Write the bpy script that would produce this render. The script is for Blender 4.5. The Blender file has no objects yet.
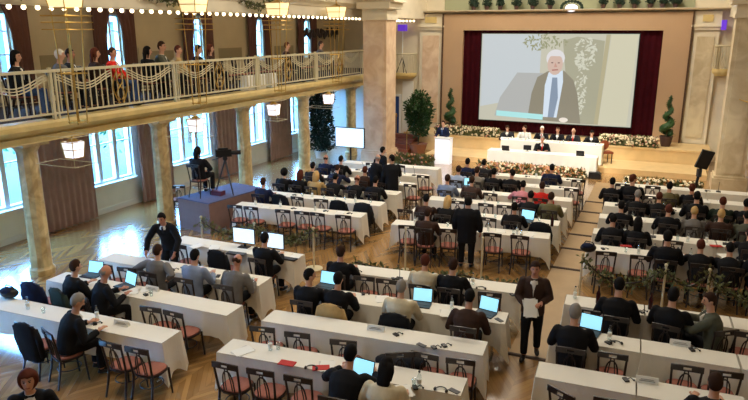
import bpy, bmesh, math, random
from mathutils import Vector, Matrix, Euler
random.seed(7)
SC = bpy.context.scene
COL = SC.collection
PI = math.pi

# ------------------------------------------------------------------ materials
def lin(c):
    return tuple(((v/255.0)/12.92 if v/255.0 <= .04045 else ((v/255.0+.055)/1.055)**2.4) for v in c)

MATS = {}
def mat(name, rgb, rough=.6, spec=.4, metal=0.0, var=0.0, scale=8.0, emit=0.0, bump=0.0, coat=0.0):
    """plain procedural surface: base colour with a soft noise variation and optional bump"""
    if name in MATS: return MATS[name]
    m = bpy.data.materials.new(name); m.use_nodes = True
    nt = m.node_tree; b = nt.nodes['Principled BSDF']
    c = lin(rgb)
    b.inputs['Base Color'].default_value = (*c, 1)
    b.inputs['Roughness'].default_value = rough
    b.inputs['Specular IOR Level'].default_value = spec
    b.inputs['Metallic'].default_value = metal
    b.inputs['Coat Weight'].default_value = coat
    if emit:
        b.inputs['Emission Color'].default_value = (*c, 1)
        b.inputs['Emission Strength'].default_value = emit
    if var or bump:
        tc = nt.nodes.new('ShaderNodeTexCoord')
        nz = nt.nodes.new('ShaderNodeTexNoise'); nz.inputs['Scale'].default_value = scale
        nz.inputs['Detail'].default_value = 3
        nt.links.new(tc.outputs['Object'], nz.inputs['Vector'])
        if var:
            cr = nt.nodes.new('ShaderNodeValToRGB')
            cr.color_ramp.elements[0].position = .3; cr.color_ramp.elements[1].position = .7
            cr.color_ramp.elements[0].color = (*[max(0, v*(1-var)) for v in c], 1)
            cr.color_ramp.elements[1].color = (*[min(1, v*(1+var)) for v in c], 1)
            nt.links.new(nz.outputs['Fac'], cr.inputs['Fac'])
            nt.links.new(cr.outputs['Color'], b.inputs['Base Color'])
        if bump:
            bp = nt.nodes.new('ShaderNodeBump'); bp.inputs['Strength'].default_value = bump
            bp.inputs['Distance'].default_value = .01
            nt.links.new(nz.outputs['Fac'], bp.inputs['Height'])
            nt.links.new(bp.outputs['Normal'], b.inputs['Normal'])
    MATS[name] = m
    return m

def parquet():
    m = bpy.data.materials.new('parquet'); m.use_nodes = True
    nt = m.node_tree; N = nt.nodes; L = nt.links; b = N['Principled BSDF']
    tc = N.new('ShaderNodeTexCoord'); sp = N.new('ShaderNodeSeparateXYZ'); L.new(tc.outputs['Object'], sp.inputs[0])
    def mth(op, a, bb=None):
        n = N.new('ShaderNodeMath'); n.operation = op
        for i, v in enumerate((a, bb)):
            if v is None: continue
            if isinstance(v, (int, float)): n.inputs[i].default_value = v
            else: L.new(v, n.inputs[i])
        return n.outputs[0]
    w = .86
    col = mth('FLOOR', mth('DIVIDE', sp.outputs[0], w))
    fx = mth('FRACT', mth('DIVIDE', sp.outputs[0], w))
    tri = mth('MULTIPLY', mth('ABSOLUTE', mth('SUBTRACT', fx, .5)), w*1.0)
    side = mth('GREATER_THAN', fx, .5)
    v = mth('DIVIDE', mth('ADD', sp.outputs[1], mth('MULTIPLY', tri, 1.6)), .15)
    pid = mth('FLOOR', v); pf = mth('FRACT', v)
    cmb = N.new('ShaderNodeCombineXYZ'); L.new(pid, cmb.inputs[0]); L.new(col, cmb.inputs[1]); L.new(side, cmb.inputs[2])
    wn = N.new('ShaderNodeTexWhiteNoise'); wn.noise_dimensions = '3D'; L.new(cmb.outputs[0], wn.inputs['Vector'])
    nz = N.new('ShaderNodeTexNoise'); nz.inputs['Scale'].default_value = 1.3; L.new(tc.outputs['Object'], nz.inputs['Vector'])
    val = mth('ADD', mth('MULTIPLY', wn.outputs['Value'], .75), mth('MULTIPLY', nz.outputs['Fac'], .35))
    cr = N.new('ShaderNodeValToRGB')
    cr.color_ramp.elements[0].color = (*lin((138, 100, 56)), 1); cr.color_ramp.elements[0].position = .1
    cr.color_ramp.elements[1].color = (*lin((182, 138, 82)), 1); cr.color_ramp.elements[1].position = .95
    L.new(val, cr.inputs['Fac'])
    gap = mth('LESS_THAN', pf, .05)
    mx = N.new('ShaderNodeMixRGB'); mx.blend_type = 'MULTIPLY'; L.new(gap, mx.inputs['Fac'])
    L.new(cr.outputs['Color'], mx.inputs['Color1']); mx.inputs['Color2'].default_value = (.6, .52, .46, 1)
    L.new(mx.outputs['Color'], b.inputs['Base Color'])
    b.inputs['Roughness'].default_value = .2
    b.inputs['Specular IOR Level'].default_value = .5
    b.inputs['Coat Weight'].default_value = 1.0; b.inputs['Coat Roughness'].default_value = .2; b.inputs['Coat IOR'].default_value = 1.7
    return m

def marble(name, a, c, scale, rough=.4, dist=1.2):
    m = bpy.data.materials.new(name); m.use_nodes = True
    nt = m.node_tree; N = nt.nodes; L = nt.links; b = N['Principled BSDF']
    tc = N.new('ShaderNodeTexCoord'); nz = N.new('ShaderNodeTexNoise')
    nz.inputs['Scale'].default_value = scale; nz.inputs['Detail'].default_value = 6; nz.inputs['Distortion'].default_value = dist
    L.new(tc.outputs['Object'], nz.inputs['Vector'])
    cr = N.new('ShaderNodeValToRGB')
    cr.color_ramp.elements[0].color = (*lin(a), 1); cr.color_ramp.elements[0].position = .35
    cr.color_ramp.elements[1].color = (*lin(c), 1); cr.color_ramp.elements[1].position = .65
    L.new(nz.outputs['Fac'], cr.inputs['Fac']); L.new(cr.outputs['Color'], b.inputs['Base Color'])
    b.inputs['Roughness'].default_value = rough
    return m

def glass_mat(name, tint=(1, 1, 1), gloss=.1):
    m = bpy.data.materials.new(name); m.use_nodes = True
    nt = m.node_tree; N = nt.nodes; L = nt.links
    for n in list(N):
        if n.type == 'BSDF_PRINCIPLED': N.remove(n)
    out = [n for n in N if n.type == 'OUTPUT_MATERIAL'][0]
    t = N.new('ShaderNodeBsdfTransparent'); t.inputs[0].default_value = (*tint, 1)
    g = N.new('ShaderNodeBsdfGlossy'); g.inputs['Roughness'].default_value = .05
    mx = N.new('ShaderNodeMixShader'); mx.inputs[0].default_value = gloss
    L.new(t.outputs[0], mx.inputs[1]); L.new(g.outputs[0], mx.inputs[2]); L.new(mx.outputs[0], out.inputs[0])
    return m

M_FLOOR = parquet()
M_CREAM = mat('cream_plaster', (222, 210, 184), .8, var=.05, scale=2)
M_WALLLOW = mat('white_plaster', (226, 222, 214), .8, var=.04, scale=2)
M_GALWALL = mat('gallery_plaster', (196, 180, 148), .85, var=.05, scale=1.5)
M_GOLDTRIM = mat('gilded_cream', (214, 188, 124), .5, var=.1, scale=3)
M_CEIL = mat('ceiling_plaster', (190, 182, 162), .9)
M_COLUMN = marble('yellow_marble', (170, 142, 92), (216, 190, 136), 3.0)
M_PIER = marble('pink_beige_marble', (206, 172, 138), (228, 202, 170), 1.6)
M_PIERR = marble('grey_beige_marble', (188, 168, 132), (216, 200, 166), 1.4)
M_TAN = mat('tan_surround', (178, 146, 112), .7, var=.03, scale=1)
M_STAGE = mat('pale_stage_wood', (222, 192, 140), .45, var=.06, scale=3)
M_STEP = mat('red_brown_wood', (128, 62, 34), .45, var=.15, scale=5)
M_MAROON = mat('maroon_velvet', (54, 7, 15), .9, .1, var=.15, scale=4)
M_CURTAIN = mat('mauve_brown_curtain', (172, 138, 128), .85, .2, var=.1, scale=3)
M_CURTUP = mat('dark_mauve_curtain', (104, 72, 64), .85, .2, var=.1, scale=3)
M_WHITEPAINT = mat('white_painted_wood', (224, 224, 220), .5)
M_RAIL = mat('ivory_painted_iron', (208, 196, 160), .45)
M_BRASS = mat('brass', (196, 160, 84), .3, metal=.85)
M_GLASS = glass_mat('window_glass', (1, 1, 1), .06)
M_CLEAR = glass_mat('clear_glass', (.9, .95, .96), .16)
M_LAMP = mat('frosted_lamp_glass', (250, 226, 170), .5, emit=1.0)
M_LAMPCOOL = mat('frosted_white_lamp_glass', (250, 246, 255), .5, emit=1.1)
M_BULB = mat('lit_bulb', (255, 236, 196), .5, emit=4.0)
M_CLOTH = mat('white_linen', (234, 229, 216), .8, .2, var=.03, scale=2)
M_TABLETOP = mat('table_board', (150, 120, 84), .6)
M_CHROME = mat('chrome', (190, 188, 184), .25, metal=.9)
M_DARKWOOD = mat('dark_bentwood', (32, 18, 14), .35, .5, var=.2, scale=8)
M_PINK = mat('dusty_pink_upholstery', (158, 102, 88), .85, .2, var=.08, scale=14)
M_BLACK = mat('black_plastic', (22, 22, 24), .4)
M_DKGREY = mat('dark_grey_plastic', (62, 62, 66), .5)
M_SCREENB = mat('lit_blue_display', (150, 214, 236), .4, emit=1.1)
M_SCREENW = mat('lit_white_display', (206, 228, 246), .4, emit=1.15)
M_PAPER = mat('white_paper', (236, 234, 226), .8)
M_RED = mat('red_card', (186, 34, 30), .6)
M_LEAF = mat('dark_green_leaf', (44, 74, 36), .55, var=.35, scale=6)
M_LEAFD = mat('deep_green_leaf', (22, 44, 28), .55, var=.35, scale=6)
M_LEAFO = mat('olive_green_leaf', (92, 96, 56), .6, var=.3, scale=6)
M_BARK = mat('brown_bark', (82, 58, 40), .9, var=.2)
M_POT = mat('dark_clay_pot', (74, 52, 46), .6)
M_TERRA = mat('terracotta_pot', (142, 92, 62), .7)
M_BLOOMW = mat('cream_blossom', (232, 216, 182), .7)
M_BLOOMP = mat('pink_blossom', (188, 136, 116), .7)
M_BLOOMO = mat('orange_blossom', (176, 122, 70), .7)
M_BLUEDOOR = mat('blue_painted_door', (38, 70, 136), .5)
M_RISER = mat('brown_riser_skirt', (124, 98, 92), .7, var=.05)
M_CARPET = mat('blue_grey_carpet', (86, 88, 120), .9, var=.1, scale=12)
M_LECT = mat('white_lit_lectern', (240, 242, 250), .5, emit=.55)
M_PURPLE = mat('lit_purple_lamp', (92, 50, 190), .4, emit=.8)
M_RUNNER = mat('pale_aisle_board', (170, 140, 100), .5, var=.07, scale=3)
M_CABLE = mat('brown_cable_cover', (66, 48, 36), .7)
M_SKIN = mat('skin', (206, 156, 128), .55, .3)
M_SKIN2 = mat('ruddy_skin', (196, 138, 112), .55, .3)
M_SKIN3 = mat('tanned_skin', (150, 102, 76), .55, .3)
M_EYE = mat('eye', (40, 30, 26), .3)
M_LIP = mat('lip', (160, 84, 76), .5)
M_SHOE = mat('black_leather', (20, 18, 18), .35)
M_BRANCH = mat('outdoor_leaf', (70, 106, 70), .7, var=.4, scale=3)

# ------------------------------------------------------------------ mesh builder
class B:
    def __init__(s): s.v = []; s.f = []; s.m = []; s.mi = 0
    def add(s, vs, fs):
        o = len(s.v); s.v += [tuple(p) for p in vs]
        s.f += [tuple(i+o for i in f) for f in fs]; s.m += [s.mi]*len(fs); return s
    def box(s, x0, y0, z0, x1, y1, z1, M=None):
        vs = [Vector((x, y, z)) for z in (z0, z1) for x, y in ((x0, y0), (x1, y0), (x1, y1), (x0, y1))]
        if M is not None: vs = [M @ p for p in vs]
        return s.add(vs, [(3, 2, 1, 0), (4, 5, 6, 7), (0, 1, 5, 4), (1, 2, 6, 5), (2, 3, 7, 6), (3, 0, 4, 7)])
    def loft(s, rings, cap=True):
        n = len(rings[0]); vs = [p for r in rings for p in r]; fs = []
        for k in range(len(rings)-1):
            for i in range(n):
                j = (i+1) % n; fs.append((k*n+i, k*n+j, (k+1)*n+j, (k+1)*n+i))
        if cap:
            fs.append(tuple(reversed(range(n)))); fs.append(tuple((len(rings)-1)*n+i for i in range(n)))
        return s.add(vs, fs)
    def tube(s, pts, r, n=8, up=None):
        """round tube; r a number or one radius per point (or (ra, rb) pairs for an ellipse)"""
        pts = [Vector(p) for p in pts]; rings = []
        rr = r if isinstance(r, (list, tuple)) else [r]*len(pts)
        prev = None
        for i, p in enumerate(pts):
            t = (pts[min(i+1, len(pts)-1)]-pts[max(i-1, 0)]).normalized()
            a = Vector(up) if up else (prev if prev else (Vector((1, 0, 0)) if abs(t.x) < .8 else Vector((0, 1, 0))))
            a = (a - t*a.dot(t)).normalized(); prev = a; b = t.cross(a)
            q = rr[i]; ra, rb = q if isinstance(q, (list, tuple)) else (q, q)
            rings.append([p+a*ra*math.cos(2*PI*k/n)+b*rb*math.sin(2*PI*k/n) for k in range(n)])
        return s.loft(rings)
    def lathe(s, c, prof, n=16):
        c = Vector(c)
        return s.loft([[c+Vector((r*math.cos(2*PI*k/n), r*math.sin(2*PI*k/n), z)) for k in range(n)] for r, z in prof])
    def ball(s, c, r, n=10, k=7, M=None):
        rx, ry, rz = r if isinstance(r, (list, tuple)) else (r, r, r)
        c = Vector(c); rings = []
        for i in range(k+1):
            a = -PI/2+PI*(i/k)*.96+PI*.02
            rings.append([Vector((rx*math.cos(a)*math.cos(2*PI*j/n), ry*math.cos(a)*math.sin(2*PI*j/n), rz*math.sin(a))) for j in range(n)])
        if M is not None: rings = [[M @ p for p in r_] for r_ in rings]
        return s.loft([[c+p for p in r_] for r_ in rings])
    def prism(s, pts, axis, a, b):
        """polygon pts (2-D) pushed along axis ('x','y','z') from a to b"""
        def P(u, v, w): return {'x': (w, u, v), 'y': (u, w, v), 'z': (u, v, w)}[axis]
        return s.loft([[Vector(P(u, v, a)) for u, v in pts], [Vector(P(u, v, b)) for u, v in pts]])
    def mesh(s, name, mats, smooth=False):
        me = bpy.data.meshes.new(name); me.from_pydata(s.v, [], s.f)
        for m in (mats if isinstance(mats, (list, tuple)) else [mats]): me.materials.append(m)
        for p, i in zip(me.polygons, s.m): p.material_index = i; p.use_smooth = smooth
        bm = bmesh.new(); bm.from_mesh(me); bmesh.ops.recalc_face_normals(bm, faces=bm.faces); bm.to_mesh(me); bm.free()
        return me

def link(name, data, parent=None):
    o = bpy.data.objects.new(name, data); COL.objects.link(o)
    if parent is not None: o.parent = parent
    return o
def obj(name, b, m, parent=None, smooth=False):
    return link(name, b.mesh(name, m, smooth), parent)
def tag(o, label=None, cat=None, group=None, kind=None):
    if label: o['label'] = label
    if cat: o['category'] = cat
    if group: o['group'] = group
    if kind: o['kind'] = kind
    return o
def thing(name, label, cat, loc=(0, 0, 0), rz=0, group=None):
    o = link(name, None); o.location = loc; o.rotation_euler = (0, 0, rz)
    return tag(o, label, cat, group)
def struct(name, b, m, parent=None, label=None, smooth=False):
    o = obj(name, b, m, parent, smooth)
    if parent is None: o['kind'] = 'structure'
    if label: o['label'] = label
    return o
KIDS = {}
def copy_tree(o, parent=None, loc=None, rz=None):
    c = o.copy(); COL.objects.link(c)
    if parent is not None: c.parent = parent
    if loc is not None: c.location = loc
    if rz is not None: c.rotation_euler = (0, 0, rz)
    for ch in KIDS.get(o.name, ()):
        copy_tree(ch, c)
    return c
def register(o):
    """remember an object's children (and theirs) so copies can be made quickly"""
    ks = [c for c in bpy.data.objects if c.parent is o]
    KIDS[o.name] = ks
    for k in ks: register(k)
    return o
def remeshed(b, name, voxel, mats, smooth_it=2):
    """one continuous surface out of overlapping solids"""
    me = b.mesh(name, mats); o = link(name, me)
    md = o.modifiers.new('r', 'REMESH'); md.mode = 'VOXEL'; md.voxel_size = voxel; md.use_smooth_shade = True
    if smooth_it:
        sm = o.modifiers.new('s', 'SMOOTH'); sm.factor = .5; sm.iterations = smooth_it
    dg = bpy.context.evaluated_depsgraph_get()
    out = bpy.data.meshes.new_from_object(o.evaluated_get(dg)); out.name = name
    bpy.data.objects.remove(o); bpy.data.meshes.remove(me)
    for p in out.polygons: p.use_smooth = True
    return out
# light levels
WORLD = 60
EXPO = 0.0
HALL = [(-1.5, 5, 80), (-7, 6, 260), (-2.0, 14, 150), (-7, 14, 290), (-4.6, 20, 330), (-7.5, 26, 380), (-1.5, 26, 380)]
SPOTS = [((-4.6, 16, 9.2), (-4.3, 25.8, .8), 5500, .5, (1, .95, .84)), ((-6, 16, 9.0), (-8.3, 25.5, 1.0), 2000, .28, (1, .95, .86)), ((-3, 18, 9.2), (0, 26.5, .3), 2400, .6, (1, .92, .74))]
GALP = 30
# ------------------------------------------------------------------ the hall
XL, XR, YB, YF, ZC = -15.0, 5.8, 30.0, -4.0, 10.0
XG = -11.85                                   # front of the left gallery
COLY = [2.3, 6.0, 9.55, 13.6, 17.45, 21.3, 25.35]
struct('floor', B().box(XL-.3, YF-.3, -.12, XR+.3, YB+.3, 0), M_FLOOR)
struct('ceiling', B().box(XL-.3, YF-.3, ZC, XR+.3, YB+.3, ZC+.15), M_CEIL)
struct('wall_right', B().box(XR, YF, 0, XR+.25, YB, ZC), M_CREAM)
struct('wall_front', B().box(XL-.25, YF-.25, 0, XR+.25, YF, ZC), M_CREAM)
struct('wall_back', B().box(XL-.25, YB, 0, XR+.25, YB+.25, ZC), M_CREAM)

# left wall with its two tiers of windows
LOW = [(-1.0, 1.0), (2.2, 4.1), (5.9, 7.8), (9.55, 11.5), (13.3, 15.2), (16.95, 19.0), (20.75, 22.55), (24.35, 26.3)]
UPP = [(-.5, .3), (3.25, 4.05), (7.0, 7.8), (10.8, 11.55), (14.42, 15.2), (18.2, 18.95), (21.95, 22.7), (25.65, 26.5)]
LZ, UZ = (.88, 3.0), (4.15, 5.75)
w = B()
def wall_band(z0, z1, holes):
    y = YF
    for a, b in holes:
        w.box(XL-.3, y, z0, XL, a, z1); y = b
    w.box(XL-.3, y, z0, XL, YB, z1)
w.box(XL-.3, YF, 0, XL, YB, LZ[0]); wall_band(LZ[0], LZ[1], LOW); w.box(XL-.3, YF, LZ[1], XL, YB, 3.3)
struct('wall_left', w, M_WALLLOW)
w = B(); wall_band(UZ[0], UZ[1], UPP); w.box(XL-.3, YF, UZ[1], XL, YB, ZC); w.box(XL-.3, YF, 3.3, XL, YB, UZ[0])
struct('wall_gallery', w, M_GALWALL)
nwin = 0
for tier, (lst, (z0, z1)) in enumerate(((LOW, LZ), (UPP, UZ))):
    for a, b in lst:
        if b < 4: continue
        nwin += 1
        f = B(); t = .06
        f.box(XL-.2, a, z0, XL-.08, a+t, z1).box(XL-.2, b-t, z0, XL-.08, b, z1)
        f.box(XL-.2, a+t, z0, XL-.08, b-t, z0+t).box(XL-.2, a+t, z1-t, XL-.08, b-t, z1)
        root = struct('window_%d' % nwin, f, M_WHITEPAINT)
        n = 3 if tier == 0 else 2
        mu = B()
        for k in range(1, n):
            y = a+(b-a)*k/n; mu.box(XL-.2, y-.07 if tier == 0 else y-.04, z0+t, XL-.07, y+.07 if tier == 0 else y+.04, z1-t)
        struct('mullion', mu, M_WHITEPAINT, root)
        gb = B()
        for zz in ((z0+z1)/2+.1,) if tier == 0 else (z0+(z1-z0)*.35, z0+(z1-z0)*.7):
            gb.box(XL-.17, a+t, zz-.018, XL-.11, b-t, zz+.018)
        struct('glazing_bar', gb, M_WHITEPAINT, root)
        struct('pane', B().box(XL-.15, a+t, z0+t, XL-.144, b-t, z1-t), M_GLASS, root)
        struct('window_sill', B().box(XL-.05, a-.06, z0-.06, XL+.1, b+.06, z0-.005), M_WHITEPAINT, root)
struct('baseboard_left', B().box(XL, YF, 0, XL+.03, YB, .16), M_WHITEPAINT)

# gallery: slab, moulded front, columns, upper cornice
struct('gallery_floor', B().box(XL, YF, 3.14, XG-.35, YB, 3.45), M_GALWALL)
struct('gallery_carpet', B().box(XL+.03, YF, 3.45, XG-.4, YB, 3.465), mat('dark_brown_carpet', (58, 46, 44), .9, var=.1))
prof = [(XG-.36, 3.12), (XG-.22, 3.12), (XG-.16, 3.18), (XG-.05, 3.24), (XG+.02, 3.3), (XG+.03, 3.4), (XG-.0, 3.46), (XG-.36, 3.46)]
struct('trim_1', B().prism(prof, 'y', YF, 26.2), M_GOLDTRIM)
struct('trim_2', B().box(XG-.3, YF, 5.8, XG+.05, YB, 6.12).prism([(XG-.3, 6.12), (XG+.08, 6.12), (XG+.14, 6.2), (XG+.28, 6.3), (XG+.3, 6.42), (XG-.3, 6.42)], 'y', YF, YB).box(XG-.3, YF, 6.42, XG+.02, YB, ZC), M_CREAM)
struct('gallery_ceiling', B().box(XL, YF, 6.3, XG-.3, YB, 6.42), M_GALWALL)
for i, y in enumerate(COLY):
    if y < 5: continue
    c = B().lathe((-12.42, y, 0), [(.27, 0), (.27, .14), (.24, .17), (.225, .2), (.212, 2.75), (.22, 2.8)], 12)
    o = struct('column', c, M_COLUMN, smooth=False)
    struct('capital', B().lathe((-12.42, y, 0), [(.225, 2.8), (.25, 2.84), (.3, 2.92)], 12).box(-12.74, y-.32, 2.92, -12.1, y+.32, 2.99), M_COLUMN, o)
struct('gallery_beam', B().box(-12.8, YF, 2.99, -12.04, 26.2, 3.14).prism([(-12.04, 3.02), (-11.98, 3.14), (-12.04, 3.14)], 'y', YF, 26.2), M_GOLDTRIM)
def pier(name, x, y, w, m, z1):
    o = struct(name, B().box(x-w/2, y-w/2, .5, x+w/2, y+w/2, z1), m)
    struct('pier_base', B().box(x-w/2-.1, y-w/2-.1, 0, x+w/2+.1, y+w/2+.1, .42).box(x-w/2-.06, y-w/2-.06, .42, x+w/2+.06, y+w/2+.06, .5), m, o)
    struct('pier_edge', B().box(x-w/2+.12, y-w/2-.03, .6, x+w/2-.12, y-w/2+.02, z1-.5), m, o)
    struct('pier_capital', B().box(x-w/2-.06, y-w/2-.06, z1-.42, x+w/2+.06, y+w/2+.06, z1-.3).box(x-w/2-.03, y-w/2-.03, z1-.3, x+w/2+.03, y+w/2+.03, z1).box(x-w/2-.2, y-w/2-.2, z1, x+w/2+.2, y+w/2+.2, z1+.25), M_CREAM, o)
pier('pier', -10.78, 24.7, 1.0, M_PIER, 6.1)
pier('pier', 2.2, 25.0, .86, M_PIERR, 6.1)
struct('upper_cornice', B().prism([(24.1, 6.35), (24.0, 6.45), (23.95, 6.6), (25.4, 6.6), (25.4, 6.35)], 'x', XG, -9.9).box(XG, 24.2, 6.6, -10.2, 25.2, 8.2), M_CREAM)
struct('upper_cornice', B().prism([(24.3, 6.35), (24.2, 6.45), (24.1, 6.6), (25.6, 6.6), (25.6, 6.35)], 'x', 1.4, XR).box(1.7, 24.4, 6.6, XR, 25.4, 8.2), M_CREAM)
# beam joining the piers to the back wall, both wings
struct('wing_beam', B().box(XG, 25.4, 5.8, -10.7, YB, 6.6), M_CREAM)
struct('wing_beam', B().box(1.9, 25.6, 5.8, 2.7, YB, 6.6), M_CREAM)

# back wall: ledge, tan surround, pilasters, doors
struct('trim_3', B().prism([(29.6, 6.08), (29.5, 6.12), (29.48, 6.16), (YB, 6.16), (YB, 6.08)], 'x', -11.0, 2.4), M_CREAM)
struct('wall_niche', B().box(-9.8, 29.94, 6.16, .62, 29.99, 9.0), mat('sage_wall', (158, 160, 128), .8))
fr = B()
fr.box(-9.75, 29.72, .75, -8.82, 29.98, 6.0).box(-.42, 29.72, .75, .6, 29.98, 6.0).box(-8.82, 29.72, 5.28, -.42, 29.98, 6.0)
so = struct('proscenium_surround', fr, M_TAN)
struct('edge_strip', B().box(.6, 29.66, .75, .66, 29.98, 6.02).box(-9.81, 29.66, .75, -9.75, 29.98, 6.02), M_BARK, so)
def pleats(x0, x1, z0, z1, y, amp, n, axis='x', sub=8, taper=None):
    """hanging cloth with vertical pleats; taper(z_fraction) -> (low, high) edge fractions"""
    b = B(); nz = 10; cols = n*sub
    for i in range(nz+1):
        for j in range(cols+1):
            f = j/cols; g = i/nz
            if taper:
                lo, hi = taper(g); f2 = lo+(hi-lo)*f
            else: f2 = f
            u = x0+(x1-x0)*f2; d = amp*math.sin(2*PI*n*f+.6*math.sin(3*f+g))*(.55+.45*(1-g))
            b.v.append((u, y+d, z0+(z1-z0)*g) if axis == 'x' else (y+d, u, z0+(z1-z0)*g))
    for i in range(nz):
        for j in range(cols):
            a = i*(cols+1)+j; b.f.append((a, a+1, a+cols+2, a+cols+1)); b.m.append(0)
    # a back face so that the cloth has thickness
    k = len(b.v); b.v += [((p[0], p[1]+.03, p[2]) if axis == 'x' else (p[0]-.03, p[1], p[2])) for p in b.v[:k]]
    b.f += [tuple(reversed([q+k for q in f])) for f in b.f]; b.m += [0]*(len(b.f)-len(b.m))
    return b
tag(obj('stage_curtain', pleats(-8.82, -.42, .78, 5.28, 29.9, .03, 34), M_MAROON, smooth=True), 'dark maroon pleated stage curtain behind the projection screen', 'curtain')
# pilaster strips left and right of the surround
def pilaster(x0, x1, m, z0=.75):
    o = struct('pilaster', B().box(x0, 29.8, z0, x1, YB-.01, 5.3), M_CREAM)
    struct('pilaster_panel', B().box(x0+.16, 29.76, z0+.25, x1-.16, 29.81, 5.05), m, o)
    struct('pilaster_capital', B().box(x0-.05, 29.72, 5.3, x1+.05, 29.99, 5.42).box(x0-.1, 29.66, 5.42, x1+.1, 29.99, 5.5).box(x0-.02, 29.76, 5.5, x1+.02, 29.99, 6.02), M_CREAM, o)
    struct('rosette', B().box(x0+.28, 29.72, 5.62, x1-.28, 29.77, 5.88), M_GOLDTRIM, o)
pilaster(-10.95, -9.83, M_PIER)
pilaster(.68, 1.62, M_PIERR)
def wing_door(n, x0, x1, z0, z1, m):
    o = struct('door_%d' % n, B().box(x0, 29.9, z0, x1, 29.98, z1), m)
    struct('door_handle', B().tube([(x1-.1, 29.86, z0+1.0), (x1-.1, 29.86, z0+1.16)], .015), M_BRASS, o)
    struct('door_frame', B().box(x0-.1, 29.88, z0, x0, 29.99, z1+.1).box(x1, 29.88, z0, x1+.1, 29.99, z1+.1).box(x0, 29.88, z1, x1, 29.99, z1+.1), M_WHITEPAINT, o)
wing_door(1, -12.62, -12.0, .15, 2.15, M_BLUEDOOR)
struct('wing_panel', B().box(-11.85, 29.93, .1, -11.3, 29.99, 2.9), M_WHITEPAINT)
wing_door(2, 2.35, 3.2, .2, 2.3, M_WHITEPAINT)
wing_door(3, -14.2, -13.4, .0, 2.1, M_BLUEDOOR)
struct('wing_wall', B().box(-14.9, 27.2, 0, -11.75, 27.35, 3.14), M_WALLLOW)
struct('door_4', B().box(-11.98, 27.1, .0, -11.8, 27.19, 2.0), mat('navy_door', (30, 40, 74), .5))
tag(obj('direction_sign', B().box(-12.62, 27.13, 2.42, -12.3, 27.18, 2.6).box(-12.2, 27.13, 2.4, -11.9, 27.18, 2.56), M_BLACK), 'small black direction sign on the white end wall below the gallery', 'sign')

# stage
struct('stage_upper', B().box(-10.9, 27.9, 0, 1.75, YB-.3, .75).box(-10.95, 27.86, .68, 1.8, 27.9, .76), M_STAGE)
struct('stage_lower', B().box(-9.2, 25.95, 0, 1.6, 27.86, .2), M_STAGE)
st = B()
for k in range(4): st.box(-11.35+.0, 26.55+k*.32, 0, -10.25, 27.86, .17*(k+1))
struct('stage_stairs', st, M_STEP)
rail = B()
for x in (-11.3, -10.3):
    rail.tube([(x, 26.6, .17), (x, 26.6, 1.0), (x, 27.8, 1.6), (x, 27.8, .7)], .02)
struct('stair_handrail', rail, M_BRASS)

# small balconies bulging from the end walls
def bow_balcony(x, y, z, r, label):
    t = thing('bow_balcony', label, 'balcony', (x, y, z))
    n = 14
    arc = lambda rr: [(-rr*math.cos(PI*k/n), -rr*.75*math.sin(PI*k/n)) for k in range(n+1)]
    obj('balcony_floor', B().loft([[Vector((u, v, zz)) for u, v in arc(q)] for q, zz in ((r*.72, -.28), (r*.95, -.16), (r, -.1), (r, 0))]), M_GOLDTRIM, t)
    obj('handrail', B().tube([(u, v, .9) for u, v in arc(r*.97)], .03), M_RAIL, t)
    for k in range(n+1):
        u, v = arc(r*.95)[k]
        obj('baluster', B().tube([(u, v, 0), (u*1.04, v*1.04, .3), (u*.97, v*.97, .6), (u, v, .9)], .016, 6), M_RAIL, t)
    return t
bow_balcony(-11.85, 29.98, 3.3, .72, 'small bowed balcony with gilded floor on the end wall left of the stage')
bow_balcony(1.85, 29.98, 3.8, .42, 'small bowed balcony with scrolled railing on the end wall right of the stage')

# lower curtains and upper curtains
for a, b, lab in ((11.6, 13.4, 'tall mauve brown curtain behind the first visible column'), (15.25, 16.7, 'tall mauve brown curtain behind the second visible column'), (19.1, 20.45, 'tall mauve brown curtain behind the camera riser'), (22.6, 24.3, 'tall mauve brown curtain left of the tall hedge plant'), (7.85, 9.4, 'tall mauve brown curtain at the left edge of the frame')):
    o = pleats(a, b, .03, 3.02, XL+.22, .06, int((b-a)*5), 'y')
    t = tag(obj('curtain', o, M_CURTAIN, smooth=True), lab, 'curtain', 'lower curtains between the windows')
    obj('curtain_rail', B().tube([(XL+.22, a-.05, 3.06), (XL+.22, b+.05, 3.06)], .025), M_BRASS, t)
ordn = ['first', 'second', 'third', 'fourth', 'fifth', 'sixth', 'seventh', 'eighth', 'ninth', 'tenth', 'eleventh', 'twelfth']
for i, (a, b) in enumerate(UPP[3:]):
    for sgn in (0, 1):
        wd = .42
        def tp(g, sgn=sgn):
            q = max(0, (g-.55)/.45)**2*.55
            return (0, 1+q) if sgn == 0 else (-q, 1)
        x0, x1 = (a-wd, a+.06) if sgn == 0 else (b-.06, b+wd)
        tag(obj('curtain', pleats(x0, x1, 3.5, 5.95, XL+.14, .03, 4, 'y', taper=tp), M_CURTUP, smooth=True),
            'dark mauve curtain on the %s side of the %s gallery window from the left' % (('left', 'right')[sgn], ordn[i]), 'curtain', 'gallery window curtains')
for i, (a, b) in enumerate(((8.1, 10.2), (12.0, 13.6), (15.8, 17.6), (19.5, 21.4), (23.2, 25.2))):
    o = struct('wall_panel', B().box(XL, a, 3.6, XL+.03, b, 4.78), M_GALWALL)
    struct('panel_field', B().box(XL+.03, a+.25, 4.2, XL+.05, b-.25, 4.66), mat('olive_panel', (150, 136, 104), .8), o)

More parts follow.
